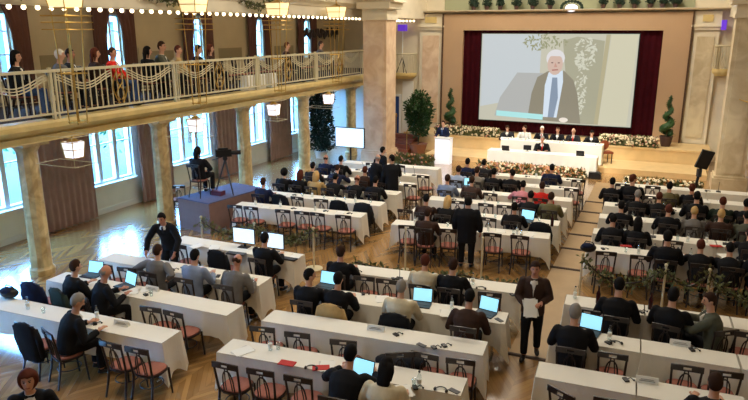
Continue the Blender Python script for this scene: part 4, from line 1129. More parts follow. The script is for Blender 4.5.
conference_table(0.04, 1.31, 8.212, 8.276, 'narrow conference table beneath the white cloth, middle section of the nearest right table', 'white cloth with hanging corners over the middle section of the nearest right table', 'conference tables', 'table cloths')
conference_table(-1.25, 0.02, 9.400, 9.463, 'narrow conference table beneath the white cloth, left section of the second right table', 'white cloth with hanging corners over the left section of the second right table', 'conference tables', 'table cloths')
conference_table(0.04, 1.31, 9.465, 9.528, 'narrow conference table beneath the white cloth, middle section of the second right table', 'white cloth with hanging corners over the middle section of the second right table', 'conference tables', 'table cloths')
conference_table(1.34, 2.60, 9.530, 9.593, 'narrow conference table beneath the white cloth, right section of the second right table', 'white cloth with hanging corners over the right section of the second right table', 'conference tables', 'table cloths')
conference_table(-1.25, 0.02, 10.800, 10.864, 'narrow conference table beneath the white cloth, left section of the third right table', 'white cloth with hanging corners over the left section of the third right table', 'conference tables', 'table cloths')
conference_table(0.04, 1.31, 10.865, 10.928, 'narrow conference table beneath the white cloth, middle section of the third right table', 'white cloth with hanging corners over the middle section of the third right table', 'conference tables', 'table cloths')
conference_table(1.34, 2.60, 10.930, 10.993, 'narrow conference table beneath the white cloth, right section of the third right table', 'white cloth with hanging corners over the right section of the third right table', 'conference tables', 'table cloths')
conference_table(-1.25, 0.02, 13.928, 13.991, 'narrow conference table beneath the white cloth, left section of the first far right table', 'white cloth with hanging corners over the left section of the first far right table', 'conference tables', 'table cloths')
conference_table(0.04, 1.31, 13.992, 14.056, 'narrow conference table beneath the white cloth, middle section of the first far right table', 'white cloth with hanging corners over the middle section of the first far right table', 'conference tables', 'table cloths')
conference_table(1.34, 2.60, 14.057, 14.120, 'narrow conference table beneath the white cloth, right section of the first far right table', 'white cloth with hanging corners over the right section of the first far right table', 'conference tables', 'table cloths')
conference_table(-1.25, 0.02, 15.200, 15.263, 'narrow conference table beneath the white cloth, left section of the second far right table', 'white cloth with hanging corners over the left section of the second far right table', 'conference tables', 'table cloths')
conference_table(0.04, 1.31, 15.265, 15.328, 'narrow conference table beneath the white cloth, middle section of the second far right table', 'white cloth with hanging corners over the middle section of the second far right table', 'conference tables', 'table cloths')
conference_table(1.34, 2.60, 15.329, 15.393, 'narrow conference table beneath the white cloth, right section of the second far right table', 'white cloth with hanging corners over the right section of the second far right table', 'conference tables', 'table cloths')
conference_table(-1.25, 0.02, 16.603, 16.666, 'narrow conference table beneath the white cloth, left section of the third far right table', 'white cloth with hanging corners over the left section of the third far right table', 'conference tables', 'table cloths')
conference_table(0.04, 1.31, 16.667, 16.731, 'narrow conference table beneath the white cloth, middle section of the third far right table', 'white cloth with hanging corners over the middle section of the third far right table', 'conference tables', 'table cloths')
conference_table(1.34, 2.60, 16.732, 16.795, 'narrow conference table beneath the white cloth, right section of the third far right table', 'white cloth with hanging corners over the right section of the third far right table', 'conference tables', 'table cloths')
conference_table(-1.25, 0.02, 17.902, 17.966, 'narrow conference table beneath the white cloth, left section of the fourth far right table', 'white cloth with hanging corners over the left section of the fourth far right table', 'conference tables', 'table cloths')
conference_table(0.04, 1.31, 17.967, 18.031, 'narrow conference table beneath the white cloth, middle section of the fourth far right table', 'white cloth with hanging corners over the middle section of the fourth far right table', 'conference tables', 'table cloths')
conference_table(1.34, 2.60, 18.032, 18.095, 'narrow conference table beneath the white cloth, right section of the fourth far right table', 'white cloth with hanging corners over the right section of the fourth far right table', 'conference tables', 'table cloths')
conference_table(-1.25, 0.02, 19.203, 19.266, 'narrow conference table beneath the white cloth, left section of the fifth far right table', 'white cloth with hanging corners over the left section of the fifth far right table', 'conference tables', 'table cloths')
conference_table(0.04, 1.31, 19.267, 19.331, 'narrow conference table beneath the white cloth, middle section of the fifth far right table', 'white cloth with hanging corners over the middle section of the fifth far right table', 'conference tables', 'table cloths')
conference_table(1.34, 2.60, 19.332, 19.395, 'narrow conference table beneath the white cloth, right section of the fifth far right table', 'white cloth with hanging corners over the right section of the fifth far right table', 'conference tables', 'table cloths')
conference_table(-1.25, 0.02, 20.503, 20.566, 'narrow conference table beneath the white cloth, left section of the sixth far right table', 'white cloth with hanging corners over the left section of the sixth far right table', 'conference tables', 'table cloths')
conference_table(0.04, 1.31, 20.567, 20.631, 'narrow conference table beneath the white cloth, middle section of the sixth far right table', 'white cloth with hanging corners over the middle section of the sixth far right table', 'conference tables', 'table cloths')
conference_table(1.34, 2.60, 20.632, 20.695, 'narrow conference table beneath the white cloth, right section of the sixth far right table', 'white cloth with hanging corners over the right section of the sixth far right table', 'conference tables', 'table cloths')

chair(-8.66, 6.47, -0.01, 'dark chair under a coat, first from left at the nearest left table', 'dark bentwood chairs')
coat_on_chair(-8.66, 6.47, -0.01, 'black coat slumped over the chair back, nearest left table', 'black')
chair(-8.06, 6.44, -0.35, 'dark chair with seated guest, second from left at the nearest left table', 'dark bentwood chairs')
person('write', -8.06, 6.44, -0.45, 'grey haired man in a black suit writing, nearest left table', s=1.06, group='seated delegates', hcol='hair_grey', skin='s')
chair(-7.00, 6.56, 0.02, 'empty dark chair with pink seat, third from left at the nearest left table', 'dark bentwood chairs')
chair(-6.54, 6.58, 0.07, 'empty dark chair with pink seat, fourth from left at the nearest left table', 'dark bentwood chairs')
chair(-10.06, 7.70, 0.05, 'dark chair under a coat, first from left at the second left table', 'dark bentwood chairs')
coat_on_chair(-10.06, 7.70, 0.05, 'dark navy coat draped over the chair back, second left table', 'navy')
chair(-9.30, 7.66, -0.22, 'dark chair with seated guest, second from left at the second left table', 'dark bentwood chairs')
coat_on_chair(-9.30, 7.66, -0.22, 'dark green coat hung behind the brown haired man, second left table', 'darkgreen')
person('table', -9.30, 7.66, -0.28, 'brown haired man in a black suit, second left table', s=1.03, group='seated delegates', hcol='hair_brown')
chair(-8.65, 7.67, -0.42, 'dark chair with seated guest, third from left at the second left table', 'dark bentwood chairs')
person('laptop', -8.65, 7.67, -0.53, 'bald man in black reaching for his laptop, second left table', s=1.03, group='seated delegates', hair='bald', hcol='hair_grey', skin='r')
chair(-7.37, 7.76, 0.10, 'empty dark chair with pink seat, fourth from left at the second left table', 'dark bentwood chairs')
chair(-6.88, 7.77, -0.04, 'empty dark chair with pink seat, fifth from left at the second left table', 'dark bentwood chairs')
chair(-9.59, 8.97, -0.02, 'empty dark chair with pink seat, first from left at the third left table', 'dark bentwood chairs')
chair(-9.10, 8.99, 0.16, 'empty dark chair with pink seat, second from left at the third left table', 'dark bentwood chairs')
chair(-8.52, 8.95, 0.04, 'dark chair with seated guest, third from left at the third left table', 'dark bentwood chairs')
person('akimbo', -8.52, 8.95, 0.04, 'person in a grey sweater with elbows out, third left table', s=1.03, group='seated delegates', kind='sweater', top='grey', bottom='charcoal', collar=None, hcol='hair_brown')
chair(-7.70, 8.98, 0.04, 'dark chair with seated guest, fourth from left at the third left table', 'dark bentwood chairs')
person('table', -7.70, 8.98, 0.04, 'dark haired man in a pale grey shirt, third left table', s=1.03, group='seated delegates', kind='shirt', top='greyblue', collar='greyblue', hcol='hair_black')
chair(-6.85, 9.02, 0.04, 'dark chair with seated guest, fifth from left at the third left table', 'dark bentwood chairs')
person('write', -6.85, 9.02, 0.04, 'balding man in a grey shirt and glasses, third left table', s=1.03, group='seated delegates', kind='shirt', top='grey', collar='grey', hair='bald', hcol='hair_brown', skin='r')
chair(-9.08, 10.48, 0.03, 'empty dark chair with pink seat, first from left at the left monitor table', 'dark bentwood chairs')
chair(-8.07, 10.48, -0.08, 'dark chair under a coat, second from left at the left monitor table', 'dark bentwood chairs')
coat_on_chair(-8.07, 10.48, -0.08, 'black jacket on the chair back, left monitor table', 'black')
chair(-7.08, 10.42, 0.00, 'dark chair with seated guest, third from left at the left monitor table', 'dark bentwood chairs')
person('upright', -7.08, 10.42, 0.00, 'man in a black suit facing two monitors, left monitor table', s=1.03, group='seated delegates', hcol='hair_black')
chair(-9.95, 13.61, 0.19, 'empty dark chair with pink seat, first from left at the first far left table', 'dark bentwood chairs')
chair(-9.46, 13.65, 0.11, 'empty dark chair with pink seat, second from left at the first far left table', 'dark bentwood chairs')
chair(-8.58, 13.74, 0.16, 'empty dark chair with pink seat, third from left at the first far left table', 'dark bentwood chairs')
chair(-8.05, 13.79, 0.14, 'empty dark chair with pink seat, fourth from left at the first far left table', 'dark bentwood chairs')
chair(-7.60, 13.84, -0.00, 'empty dark chair with pink seat, fifth from left at the first far left table', 'dark bentwood chairs')
chair(-6.96, 13.90, 0.16, 'empty dark chair with pink seat, sixth from left at the first far left table', 'dark bentwood chairs')
chair(-10.03, 14.84, 0.05, 'dark chair with seated guest, first from left at the second far left table', 'dark bentwood chairs')
person('upright', -10.03, 14.84, 0.05, 'man in a navy suit with short dark hair, second far left table', s=0.99, group='seated delegates', top='navy', hcol='hair_brown')
chair(-9.42, 14.99, 0.00, 'dark chair under a coat, second from left at the second far left table', 'dark bentwood chairs')
coat_on_chair(-9.42, 14.99, 0.00, 'black bag coat on the chair back, second far left table', 'black')
chair(-8.86, 15.02, -0.06, 'empty dark chair with pink seat, third from left at the second far left table', 'dark bentwood chairs')
chair(-8.20, 15.06, 0.14, 'empty dark chair with pink seat, fourth from left at the second far left table', 'dark bentwood chairs')
chair(-7.67, 15.08, 0.04, 'dark chair under a coat, fifth from left at the second far left table', 'dark bentwood chairs')
coat_on_chair(-7.67, 15.08, 0.04, 'black coat with a bottle beside it, second far left table', 'black')
chair(-6.99, 15.12, 0.10, 'dark chair under a coat, sixth from left at the second far left table', 'dark bentwood chairs')
coat_on_chair(-6.99, 15.12, 0.10, 'charcoal coat at the table end, second far left table', 'charcoal')
chair(-10.18, 16.14, 0.05, 'dark chair with seated guest, first from left at the third far left table', 'dark bentwood chairs')
person('lady', -10.18, 16.14, 0.05, 'woman in black with curly dark hair, third far left table', s=0.99, group='seated delegates', hair='curly', hcol='hair_black')
chair(-9.64, 16.17, 0.05, 'dark chair with seated guest, second from left at the third far left table', 'dark bentwood chairs')
person('lady', -9.64, 16.17, 0.05, 'woman in black with long auburn hair, third far left table', s=0.99, group='seated delegates', hair='long', hcol='hair_auburn')
chair(-9.12, 16.19, 0.05, 'dark chair with seated guest, third from left at the third far left table', 'dark bentwood chairs')
person('lady', -9.12, 16.19, 0.05, 'woman in tan with long blond hair, third far left table', s=0.99, group='seated delegates', hair='long', hcol='hair_blond', top='tan', kind='sweater', collar=None)
chair(-8.60, 16.22, 0.05, 'dark chair with seated guest, fourth from left at the third far left table', 'dark bentwood chairs')
person('lean', -8.60, 16.22, 0.05, 'dark haired person in black leaning forward, third far left table', s=0.99, group='seated delegates', hcol='hair_black')
chair(-7.91, 16.25, 0.05, 'dark chair with seated guest, fifth from left at the third far left table', 'dark bentwood chairs')
person('lean', -7.91, 16.25, 0.05, 'man in black with ruddy bald head, third far left table', s=0.99, group='seated delegates', hair='bald', hcol='hair_auburn', skin='r')
chair(-7.27, 16.28, 0.05, 'dark chair with seated guest, sixth from left at the third far left table', 'dark bentwood chairs')
person('table', -7.27, 16.28, 0.05, 'person in black beside scattered papers, third far left table', s=0.99, group='seated delegates', hcol='hair_black')
chair(-9.86, 17.35, 0.05, 'dark chair with seated guest, first from left at the fourth far left table', 'dark bentwood chairs')
person('upright', -9.86, 17.35, 0.05, 'man in charcoal with dark hair, fourth far left table', s=0.99, group='seated delegates', top='charcoal', hcol='hair_black')
chair(-9.14, 17.39, 0.05, 'dark chair with seated guest, second from left at the fourth far left table', 'dark bentwood chairs')
person('lean', -9.14, 17.39, 0.05, 'person in navy leaning on an elbow, fourth far left table', s=0.99, group='seated delegates', top='navy', hcol='hair_brown')
chair(-8.11, 17.44, 0.05, 'dark chair with seated guest, third from left at the fourth far left table', 'dark bentwood chairs')
person('upright', -8.11, 17.44, 0.05, 'man in brown with reddish hair, fourth far left table', s=0.99, group='seated delegates', top='brown', hcol='hair_auburn')
chair(-7.53, 17.47, 0.05, 'dark chair with seated guest, fourth from left at the fourth far left table', 'dark bentwood chairs')
person('look_right', -7.53, 17.47, 0.05, 'man in black turned to the aisle, fourth far left table', s=0.99, group='seated delegates', hcol='hair_black')
chair(-6.60, 17.64, -0.02, 'empty dark chair with pink seat, fifth from left at the fourth far left table', 'dark bentwood chairs')
chair(-10.09, 18.64, 0.05, 'dark chair with seated guest, first from left at the fifth far left table', 'dark bentwood chairs')
person('upright', -10.09, 18.64, 0.05, 'bald man in a navy jacket, fifth far left table', s=0.99, group='seated delegates', top='navy', hair='bald', hcol='hair_brown', skin='r')
chair(-9.55, 18.67, 0.05, 'dark chair with seated guest, second from left at the fifth far left table', 'dark bentwood chairs')
person('upright', -9.55, 18.67, 0.05, 'dark haired man in black, fifth far left table', s=0.99, group='seated delegates', hcol='hair_black')
chair(-8.31, 18.73, 0.05, 'dark chair with seated guest, third from left at the fifth far left table', 'dark bentwood chairs')
person('upright', -8.31, 18.73, 0.05, 'man in dark navy with black hair, fifth far left table', s=0.99, group='seated delegates', top='navy', hcol='hair_black')
chair(-6.67, 18.93, 0.00, 'empty dark chair with pink seat, fourth from left at the fifth far left table', 'dark bentwood chairs')
chair(-8.96, 20.07, 0.05, 'empty dark chair with pink seat, first from left at the sixth far left table', 'dark bentwood chairs')
chair(-7.95, 20.12, 0.02, 'empty dark chair with pink seat, second from left at the sixth far left table', 'dark bentwood chairs')
chair(-5.12, 6.73, 0.05, 'empty dark chair with pink seat, first from left at the nearest centre table', 'dark bentwood chairs')
chair(-4.60, 6.78, 0.11, 'empty dark chair with pink seat, second from left at the nearest centre table', 'dark bentwood chairs')
chair(-4.05, 6.83, 0.11, 'empty dark chair with pink seat, third from left at the nearest centre table', 'dark bentwood chairs')
chair(-3.39, 6.57, 0.09, 'dark chair with seated guest, fourth from left at the nearest centre table', 'dark bentwood chairs')
person('lean', -3.39, 6.57, 0.09, 'man in a black suit bent over a laptop, nearest centre table', s=1.06, group='seated delegates', hcol='hair_black')
chair(-2.84, 6.55, 0.09, 'dark chair with seated guest, fifth from left at the nearest centre table', 'dark bentwood chairs')
person('lady_lean', -2.84, 6.55, 0.09, 'woman with long dark hair in a cream top, nearest centre table', s=1.03, group='seated delegates', hair='long', hcol='hair_black', top='cream', kind='sweater', collar=None)
chair(-5.32, 7.88, 0.19, 'empty dark chair with pink seat, first from left at the second centre table', 'dark bentwood chairs')
chair(-4.73, 7.93, 0.18, 'empty dark chair with pink seat, second from left at the second centre table', 'dark bentwood chairs')
chair(-4.00, 7.99, 0.21, 'empty dark chair with pink seat, third from left at the second centre table', 'dark bentwood chairs')
chair(-3.19, 7.95, 0.55, 'empty dark chair with pink seat, fourth from left at the second centre table', 'dark bentwood chairs')
chair(-2.73, 8.11, 0.01, 'empty dark chair with pink seat, fifth from left at the second centre table', 'dark bentwood chairs')
chair(-2.27, 8.15, 0.18, 'empty dark chair with pink seat, sixth from left at the second centre table', 'dark bentwood chairs')
chair(-5.25, 8.98, 0.09, 'dark chair with seated guest, first from left at the third centre table', 'dark bentwood chairs')
person('look_right', -5.25, 8.98, 0.09, 'man in black beside the blue laptop, third centre table', s=1.03, group='seated delegates', hcol='hair_black')
chair(-4.73, 9.02, 0.09, 'dark chair with seated guest, second from left at the third centre table', 'dark bentwood chairs')
coat_on_chair(-4.73, 9.02, 0.09, 'yellow tan coat hung on the chair of the man in black, third centre table', 'tan')
person('table', -4.73, 9.02, 0.09, 'person in black with a yellow coat behind, third centre table', s=1.03, group='seated delegates', hcol='hair_black')
chair(-3.63, 9.12, 0.09, 'dark chair with seated guest, third from left at the third centre table', 'dark bentwood chairs')
coat_on_chair(-3.63, 9.12, 0.09, 'black jacket hung on the chair of the pale sweater man, third centre table', 'black')
person('table', -3.63, 9.12, 0.09, 'grey haired man in a pale sweater, third centre table', s=1.03, group='seated delegates', hcol='hair_grey', top='cream', kind='sweater', collar=None)
chair(-2.50, 9.12, 0.09, 'dark chair with seated guest, fourth from left at the third centre table', 'dark bentwood chairs')
person('write', -2.50, 9.12, 0.09, 'brown clad man at the right laptop, third centre table', s=1.03, group='seated delegates', top='brown', hcol='hair_black')
chair(-5.31, 10.31, 0.09, 'dark chair with seated guest, first from left at the fourth centre table', 'dark bentwood chairs')
person('upright', -5.31, 10.31, 0.09, 'man in a black suit at the left end, fourth centre table', s=1.03, group='seated delegates', hcol='hair_brown', skin='r')
chair(-4.78, 10.41, 0.17, 'empty dark chair with pink seat, second from left at the fourth centre table', 'dark bentwood chairs')
chair(-4.33, 10.45, 0.11, 'empty dark chair with pink seat, third from left at the fourth centre table', 'dark bentwood chairs')
chair(-3.69, 10.45, 0.09, 'dark chair with seated guest, fourth from left at the fourth centre table', 'dark bentwood chairs')
person('table', -3.69, 10.45, 0.09, 'auburn haired woman in a pale cream jacket, fourth centre table', s=1.03, group='seated delegates', hair='short', hcol='hair_auburn', top='cream')
chair(-3.17, 10.50, 0.09, 'dark chair with seated guest, fifth from left at the fourth centre table', 'dark bentwood chairs')
person('upright', -3.17, 10.50, 0.09, 'brown haired man in black, fourth centre table', s=1.03, group='seated delegates', hcol='hair_brown')
chair(-2.49, 10.62, 0.17, 'empty dark chair with pink seat, sixth from left at the fourth centre table', 'dark bentwood chairs')
chair(-5.25, 13.74, 0.23, 'empty dark chair with pink seat, first from left at the first far centre table', 'dark bentwood chairs')
chair(-4.79, 13.67, 0.11, 'dark chair with seated guest, second from left at the first far centre table', 'dark bentwood chairs')
person('table', -4.79, 13.67, 0.11, 'man in a brown suit, first far centre table', s=0.99, group='seated delegates', top='brown', hcol='hair_brown')
chair(-4.28, 13.85, 0.18, 'empty dark chair with pink seat, third from left at the first far centre table', 'dark bentwood chairs')
chair(-3.26, 13.96, 0.09, 'empty dark chair with pink seat, fourth from left at the first far centre table', 'dark bentwood chairs')
chair(-2.65, 14.03, 0.03, 'empty dark chair with pink seat, fifth from left at the first far centre table', 'dark bentwood chairs')
chair(-5.73, 15.00, 0.01, 'empty dark chair with pink seat, first from left at the second far centre table', 'dark bentwood chairs')
chair(-5.26, 14.91, 0.06, 'dark chair with seated guest, second from left at the second far centre table', 'dark bentwood chairs')
person('lady', -5.26, 14.91, 0.06, 'dark haired woman in brown, second far centre table', s=0.99, group='seated delegates', hair='short', hcol='hair_black', top='brown')
chair(-4.74, 14.94, 0.06, 'dark chair with seated guest, third from left at the second far centre table', 'dark bentwood chairs')
person('lady_lean', -4.74, 14.94, 0.06, 'woman with pale blond hair in black, second far centre table', s=0.99, group='seated delegates', hair='long', hcol='hair_blond')
chair(-3.62, 15.13, -0.05, 'empty dark chair with pink seat, fourth from left at the second far centre table', 'dark bentwood chairs')
chair(-3.06, 15.04, 0.06, 'dark chair with seated guest, fifth from left at the second far centre table', 'dark bentwood chairs')
person('upright', -3.06, 15.04, 0.06, 'man in a black suit by a small blue laptop, second far centre table', s=0.99, group='seated delegates', hcol='hair_black')
chair(-2.40, 15.20, -0.05, 'dark chair under a coat, sixth from left at the second far centre table', 'dark bentwood chairs')
coat_on_chair(-2.40, 15.20, -0.05, 'black coat trailing from the chair, second far centre table', 'black')
chair(-4.81, 16.37, 0.11, 'empty dark chair with pink seat, first from left at the third far centre table', 'dark bentwood chairs')
chair(-4.03, 16.41, 0.02, 'empty dark chair with pink seat, second from left at the third far centre table', 'dark bentwood chairs')
chair(-3.58, 16.44, 0.15, 'empty dark chair with pink seat, third from left at the third far centre table', 'dark bentwood chairs')
chair(-2.96, 16.36, 0.06, 'dark chair with seated guest, fourth from left at the third far centre table', 'dark bentwood chairs')
person('lean', -2.96, 16.36, 0.06, 'person in black bent low over the table, third far centre table', s=0.99, group='seated delegates', hcol='hair_black')
chair(-2.43, 16.39, 0.06, 'dark chair with seated guest, fifth from left at the third far centre table', 'dark bentwood chairs')
person('table', -2.43, 16.39, 0.06, 'man in an olive jacket, third far centre table', s=0.99, group='seated delegates', top='olive', hcol='hair_brown')
chair(-5.48, 17.36, 0.06, 'dark chair with seated guest, first from left at the fourth far centre table', 'dark bentwood chairs')
person('upright', -5.48, 17.36, 0.06, 'man in a grey blue shirt, fourth far centre table', s=0.99, group='seated delegates', kind='shirt', top='greyblue', collar='greyblue', hcol='hair_brown')
chair(-4.79, 17.40, 0.06, 'dark chair with seated guest, second from left at the fourth far centre table', 'dark bentwood chairs')
person('lady', -4.79, 17.40, 0.06, 'person in dark plaid, fourth far centre table', s=0.99, group='seated delegates', kind='sweater', top='plaid', collar=None, hcol='hair_brown')
chair(-4.19, 17.55, -0.04, 'empty dark chair with pink seat, third from left at the fourth far centre table', 'dark bentwood chairs')
chair(-3.39, 17.48, 0.06, 'dark chair with seated guest, fourth from left at the fourth far centre table', 'dark bentwood chairs')
person('lean', -3.39, 17.48, 0.06, 'person in pink leaning sideways, fourth far centre table', s=0.99, group='seated delegates', kind='sweater', top='pink', collar=None, hcol='hair_black')
chair(-2.85, 17.51, 0.06, 'dark chair with seated guest, fifth from left at the fourth far centre table', 'dark bentwood chairs')
person('lady', -2.85, 17.51, 0.06, 'woman in a bright red jacket, fourth far centre table', s=0.99, group='seated delegates', top='red', hair='short', hcol='hair_brown')
chair(-5.56, 18.70, 0.06, 'dark chair with seated guest, first from left at the fifth far centre table', 'dark bentwood chairs')
person('upright', -5.56, 18.70, 0.06, 'man in a light blue shirt, fifth far centre table', s=0.99, group='seated delegates', kind='shirt', top='lightblue', collar='lightblue', hcol='hair_brown')
chair(-5.01, 18.74, 0.06, 'dark chair with seated guest, second from left at the fifth far centre table', 'dark bentwood chairs')
person('table', -5.01, 18.74, 0.06, 'man in a taupe striped shirt, fifth far centre table', s=0.99, group='seated delegates', kind='shirt', top='stripe', collar='stripe', hcol='hair_brown')
chair(-4.49, 18.77, 0.06, 'dark chair with seated guest, third from left at the fifth far centre table', 'dark bentwood chairs')
person('upright', -4.49, 18.77, 0.06, 'dark haired person in black, fifth far centre table', s=0.99, group='seated delegates', hcol='hair_black')
chair(-3.96, 18.80, 0.06, 'dark chair with seated guest, fourth from left at the fifth far centre table', 'dark bentwood chairs')
person('look_left', -3.96, 18.80, 0.06, 'man in black turned to his left, fifth far centre table', s=0.99, group='seated delegates', hcol='hair_black')
chair(-2.21, 19.03, -0.05, 'empty dark chair with pink seat, fifth from left at the fifth far centre table', 'dark bentwood chairs')
chair(-5.64, 19.95, 0.06, 'dark chair with seated guest, first from left at the sixth far centre table', 'dark bentwood chairs')
person('upright', -5.64, 19.95, 0.06, 'person in dark navy, sixth far centre table', s=0.99, group='seated delegates', top='navy', hcol='hair_black')
chair(-5.12, 19.98, 0.06, 'dark chair with seated guest, second from left at the sixth far centre table', 'dark bentwood chairs')
person('table', -5.12, 19.98, 0.06, 'dark haired person in charcoal, sixth far centre table', s=0.99, group='seated delegates', top='charcoal', hcol='hair_black')
chair(-3.01, 20.11, 0.06, 'dark chair with seated guest, third from left at the sixth far centre table', 'dark bentwood chairs')
person('upright', -3.01, 20.11, 0.06, 'man in navy with black hair, sixth far centre table', s=0.99, group='seated delegates', top='navy', hcol='hair_black')
chair(-2.23, 20.28, 0.16, 'empty dark chair with pink seat, fourth from left at the sixth far centre table', 'dark bentwood chairs')
chair(-0.71, 7.85, -0.50, 'empty dark chair with pink seat, first from left at the nearest right table', 'dark bentwood chairs')
chair(-0.26, 7.93, 0.04, 'empty dark chair with pink seat, second from left at the nearest right table', 'dark bentwood chairs')
chair(0.26, 7.95, 0.05, 'empty dark chair with pink seat, third from left at the nearest right table', 'dark bentwood chairs')
chair(0.87, 7.92, 0.05, 'dark chair with seated guest, fourth from left at the nearest right table', 'dark bentwood chairs')
person('upright', 0.87, 7.92, 0.05, 'man in black seen from behind, nearest right table', s=1.03, group='seated delegates', hcol='hair_brown')
chair(-0.90, 9.09, 0.05, 'dark chair with seated guest, first from left at the second right table', 'dark bentwood chairs')
person('laptop', -0.90, 9.09, 0.05, 'grey haired man in black at a lit laptop, second right table', s=1.08, group='seated delegates', hcol='hair_grey')
chair(-0.34, 9.18, 0.06, 'empty dark chair with pink seat, second from left at the second right table', 'dark bentwood chairs')
chair(0.60, 9.22, 0.08, 'empty dark chair with pink seat, third from left at the second right table', 'dark bentwood chairs')
chair(1.05, 9.25, 0.16, 'empty dark chair with pink seat, fourth from left at the second right table', 'dark bentwood chairs')
chair(-0.84, 10.55, 0.05, 'empty dark chair with pink seat, first from left at the third right table', 'dark bentwood chairs')
chair(-0.39, 10.46, 0.05, 'dark chair with seated guest, second from left at the third right table', 'dark bentwood chairs')
person('write', -0.39, 10.46, 0.05, 'dark haired man in a black suit, third right table', s=1.07, group='seated delegates', hcol='hair_black')
chair(0.38, 10.45, -0.15, 'dark chair with seated guest, third from left at the third right table', 'dark bentwood chairs')
person('table', 0.38, 10.45, -0.20, 'black haired man in a black suit, third right table', s=1.06, group='seated delegates', hcol='hair_black')
chair(1.03, 10.58, 0.61, 'dark chair with seated guest, fourth from left at the third right table', 'dark bentwood chairs')
person('turned', 1.03, 10.58, 0.75, 'man in a grey green suit turned left, third right table', s=1.03, group='seated delegates', top='greygreen', hcol='hair_brown', hair='short')
chair(1.49, 10.67, 0.00, 'empty dark chair with pink seat, fifth from left at the third right table', 'dark bentwood chairs')
chair(-0.85, 13.68, 0.16, 'empty dark chair with pink seat, first from left at the first far right table', 'dark bentwood chairs')
chair(-0.17, 13.71, 0.06, 'empty dark chair with pink seat, second from left at the first far right table', 'dark bentwood chairs')
chair(0.30, 13.62, 0.05, 'dark chair with seated guest, third from left at the first far right table', 'dark bentwood chairs')
person('table', 0.30, 13.62, 0.05, 'large man in black, first far right table', s=1.07, group='seated delegates', hcol='hair_black')
chair(0.93, 13.65, 0.05, 'dark chair with seated guest, fourth from left at the first far right table', 'dark bentwood chairs')
person('lean', 0.93, 13.65, 0.05, 'auburn haired person in black leaning over, first far right table', s=0.99, group='seated delegates', hcol='hair_auburn')
chair(1.45, 13.67, 0.05, 'dark chair with seated guest, fifth from left at the first far right table', 'dark bentwood chairs')
person('lean', 1.45, 13.67, 0.05, 'person in black with head bowed, first far right table', s=0.99, group='seated delegates', hcol='hair_black')
chair(1.97, 13.70, 0.05, 'dark chair with seated guest, sixth from left at the first far right table', 'dark bentwood chairs')
person('write', 1.97, 13.70, 0.05, 'person in black at the frame edge, first far right table', s=0.99, group='seated delegates', hcol='hair_black')
chair(-0.82, 14.83, 0.05, 'dark chair with seated guest, first from left at the second far right table', 'dark bentwood chairs')
person('write', -0.82, 14.83, 0.05, 'man in black with a white collar, second far right table', s=0.99, group='seated delegates', hcol='hair_black')
chair(-0.30, 14.86, 0.05, 'dark chair with seated guest, second from left at the second far right table', 'dark bentwood chairs')
person('lady', -0.30, 14.86, 0.05, 'woman with long black hair in black, second far right table', s=0.99, group='seated delegates', hair='long', hcol='hair_black')
chair(0.41, 15.01, 0.08, 'empty dark chair with pink seat, third from left at the second far right table', 'dark bentwood chairs')
chair(1.91, 14.97, 0.05, 'dark chair with seated guest, fourth from left at the second far right table', 'dark bentwood chairs')
person('lean', 1.91, 14.97, 0.05, 'person in black at the frame edge, second far right table', s=0.99, group='seated delegates', hcol='hair_brown')
chair(-0.74, 16.24, 0.05, 'dark chair with seated guest, first from left at the third far right table', 'dark bentwood chairs')
person('upright', -0.74, 16.24, 0.05, 'upright man in black, third far right table', s=0.99, group='seated delegates', hcol='hair_black')
chair(0.31, 16.29, 0.05, 'dark chair with seated guest, second from left at the third far right table', 'dark bentwood chairs')
person('table', 0.31, 16.29, 0.05, 'brown haired man in black, third far right table', s=0.99, group='seated delegates', hcol='hair_auburn')
chair(0.87, 16.32, 0.05, 'dark chair with seated guest, third from left at the third far right table', 'dark bentwood chairs')
person('lady_lean', 0.87, 16.32, 0.05, 'woman with ash blond hair in grey, third far right table', s=0.99, group='seated delegates', hair='short', hcol='hair_blond', top='grey', kind='sweater', collar=None)
chair(1.41, 16.35, 0.05, 'dark chair with seated guest, fourth from left at the third far right table', 'dark bentwood chairs')
person('upright', 1.41, 16.35, 0.05, 'man in dark brown with fair hair, third far right table', s=0.99, group='seated delegates', top='brown', hcol='hair_blond')
chair(1.96, 16.37, 0.05, 'dark chair with seated guest, fifth from left at the third far right table', 'dark bentwood chairs')
person('write', 1.96, 16.37, 0.05, 'person in grey green at the frame edge, third far right table', s=0.99, group='seated delegates', top='greygreen', hcol='hair_black')
chair(-0.43, 17.55, 0.05, 'dark chair with seated guest, first from left at the fourth far right table', 'dark bentwood chairs')
person('table', -0.43, 17.55, 0.05, 'grey haired person in black, fourth far right table', s=0.99, group='seated delegates', hcol='hair_grey')
chair(0.09, 17.58, 0.05, 'dark chair with seated guest, second from left at the fourth far right table', 'dark bentwood chairs')
person('lean', 0.09, 17.58, 0.05, 'person in black with auburn hair, fourth far right table', s=0.99, group='seated delegates', hcol='hair_auburn')
chair(0.94, 17.62, 0.05, 'dark chair with seated guest, third from left at the fourth far right table', 'dark bentwood chairs')
person('table', 0.94, 17.62, 0.05, 'broad man in black, fourth far right table', s=1.05, group='seated delegates', hcol='hair_black')
chair(1.52, 17.65, 0.05, 'dark chair with seated guest, fourth from left at the fourth far right table', 'dark bentwood chairs')
person('upright', 1.52, 17.65, 0.05, 'man in dark green with brown hair, fourth far right table', s=0.99, group='seated delegates', top='darkgreen', hcol='hair_auburn')
chair(2.04, 17.68, 0.05, 'dark chair with seated guest, fifth from left at the fourth far right table', 'dark bentwood chairs')
person('upright', 2.04, 17.68, 0.05, 'man in black with white collar, fourth far right table', s=0.99, group='seated delegates', hcol='hair_black')
chair(-1.15, 18.82, 0.05, 'dark chair with seated guest, first from left at the fifth far right table', 'dark bentwood chairs')
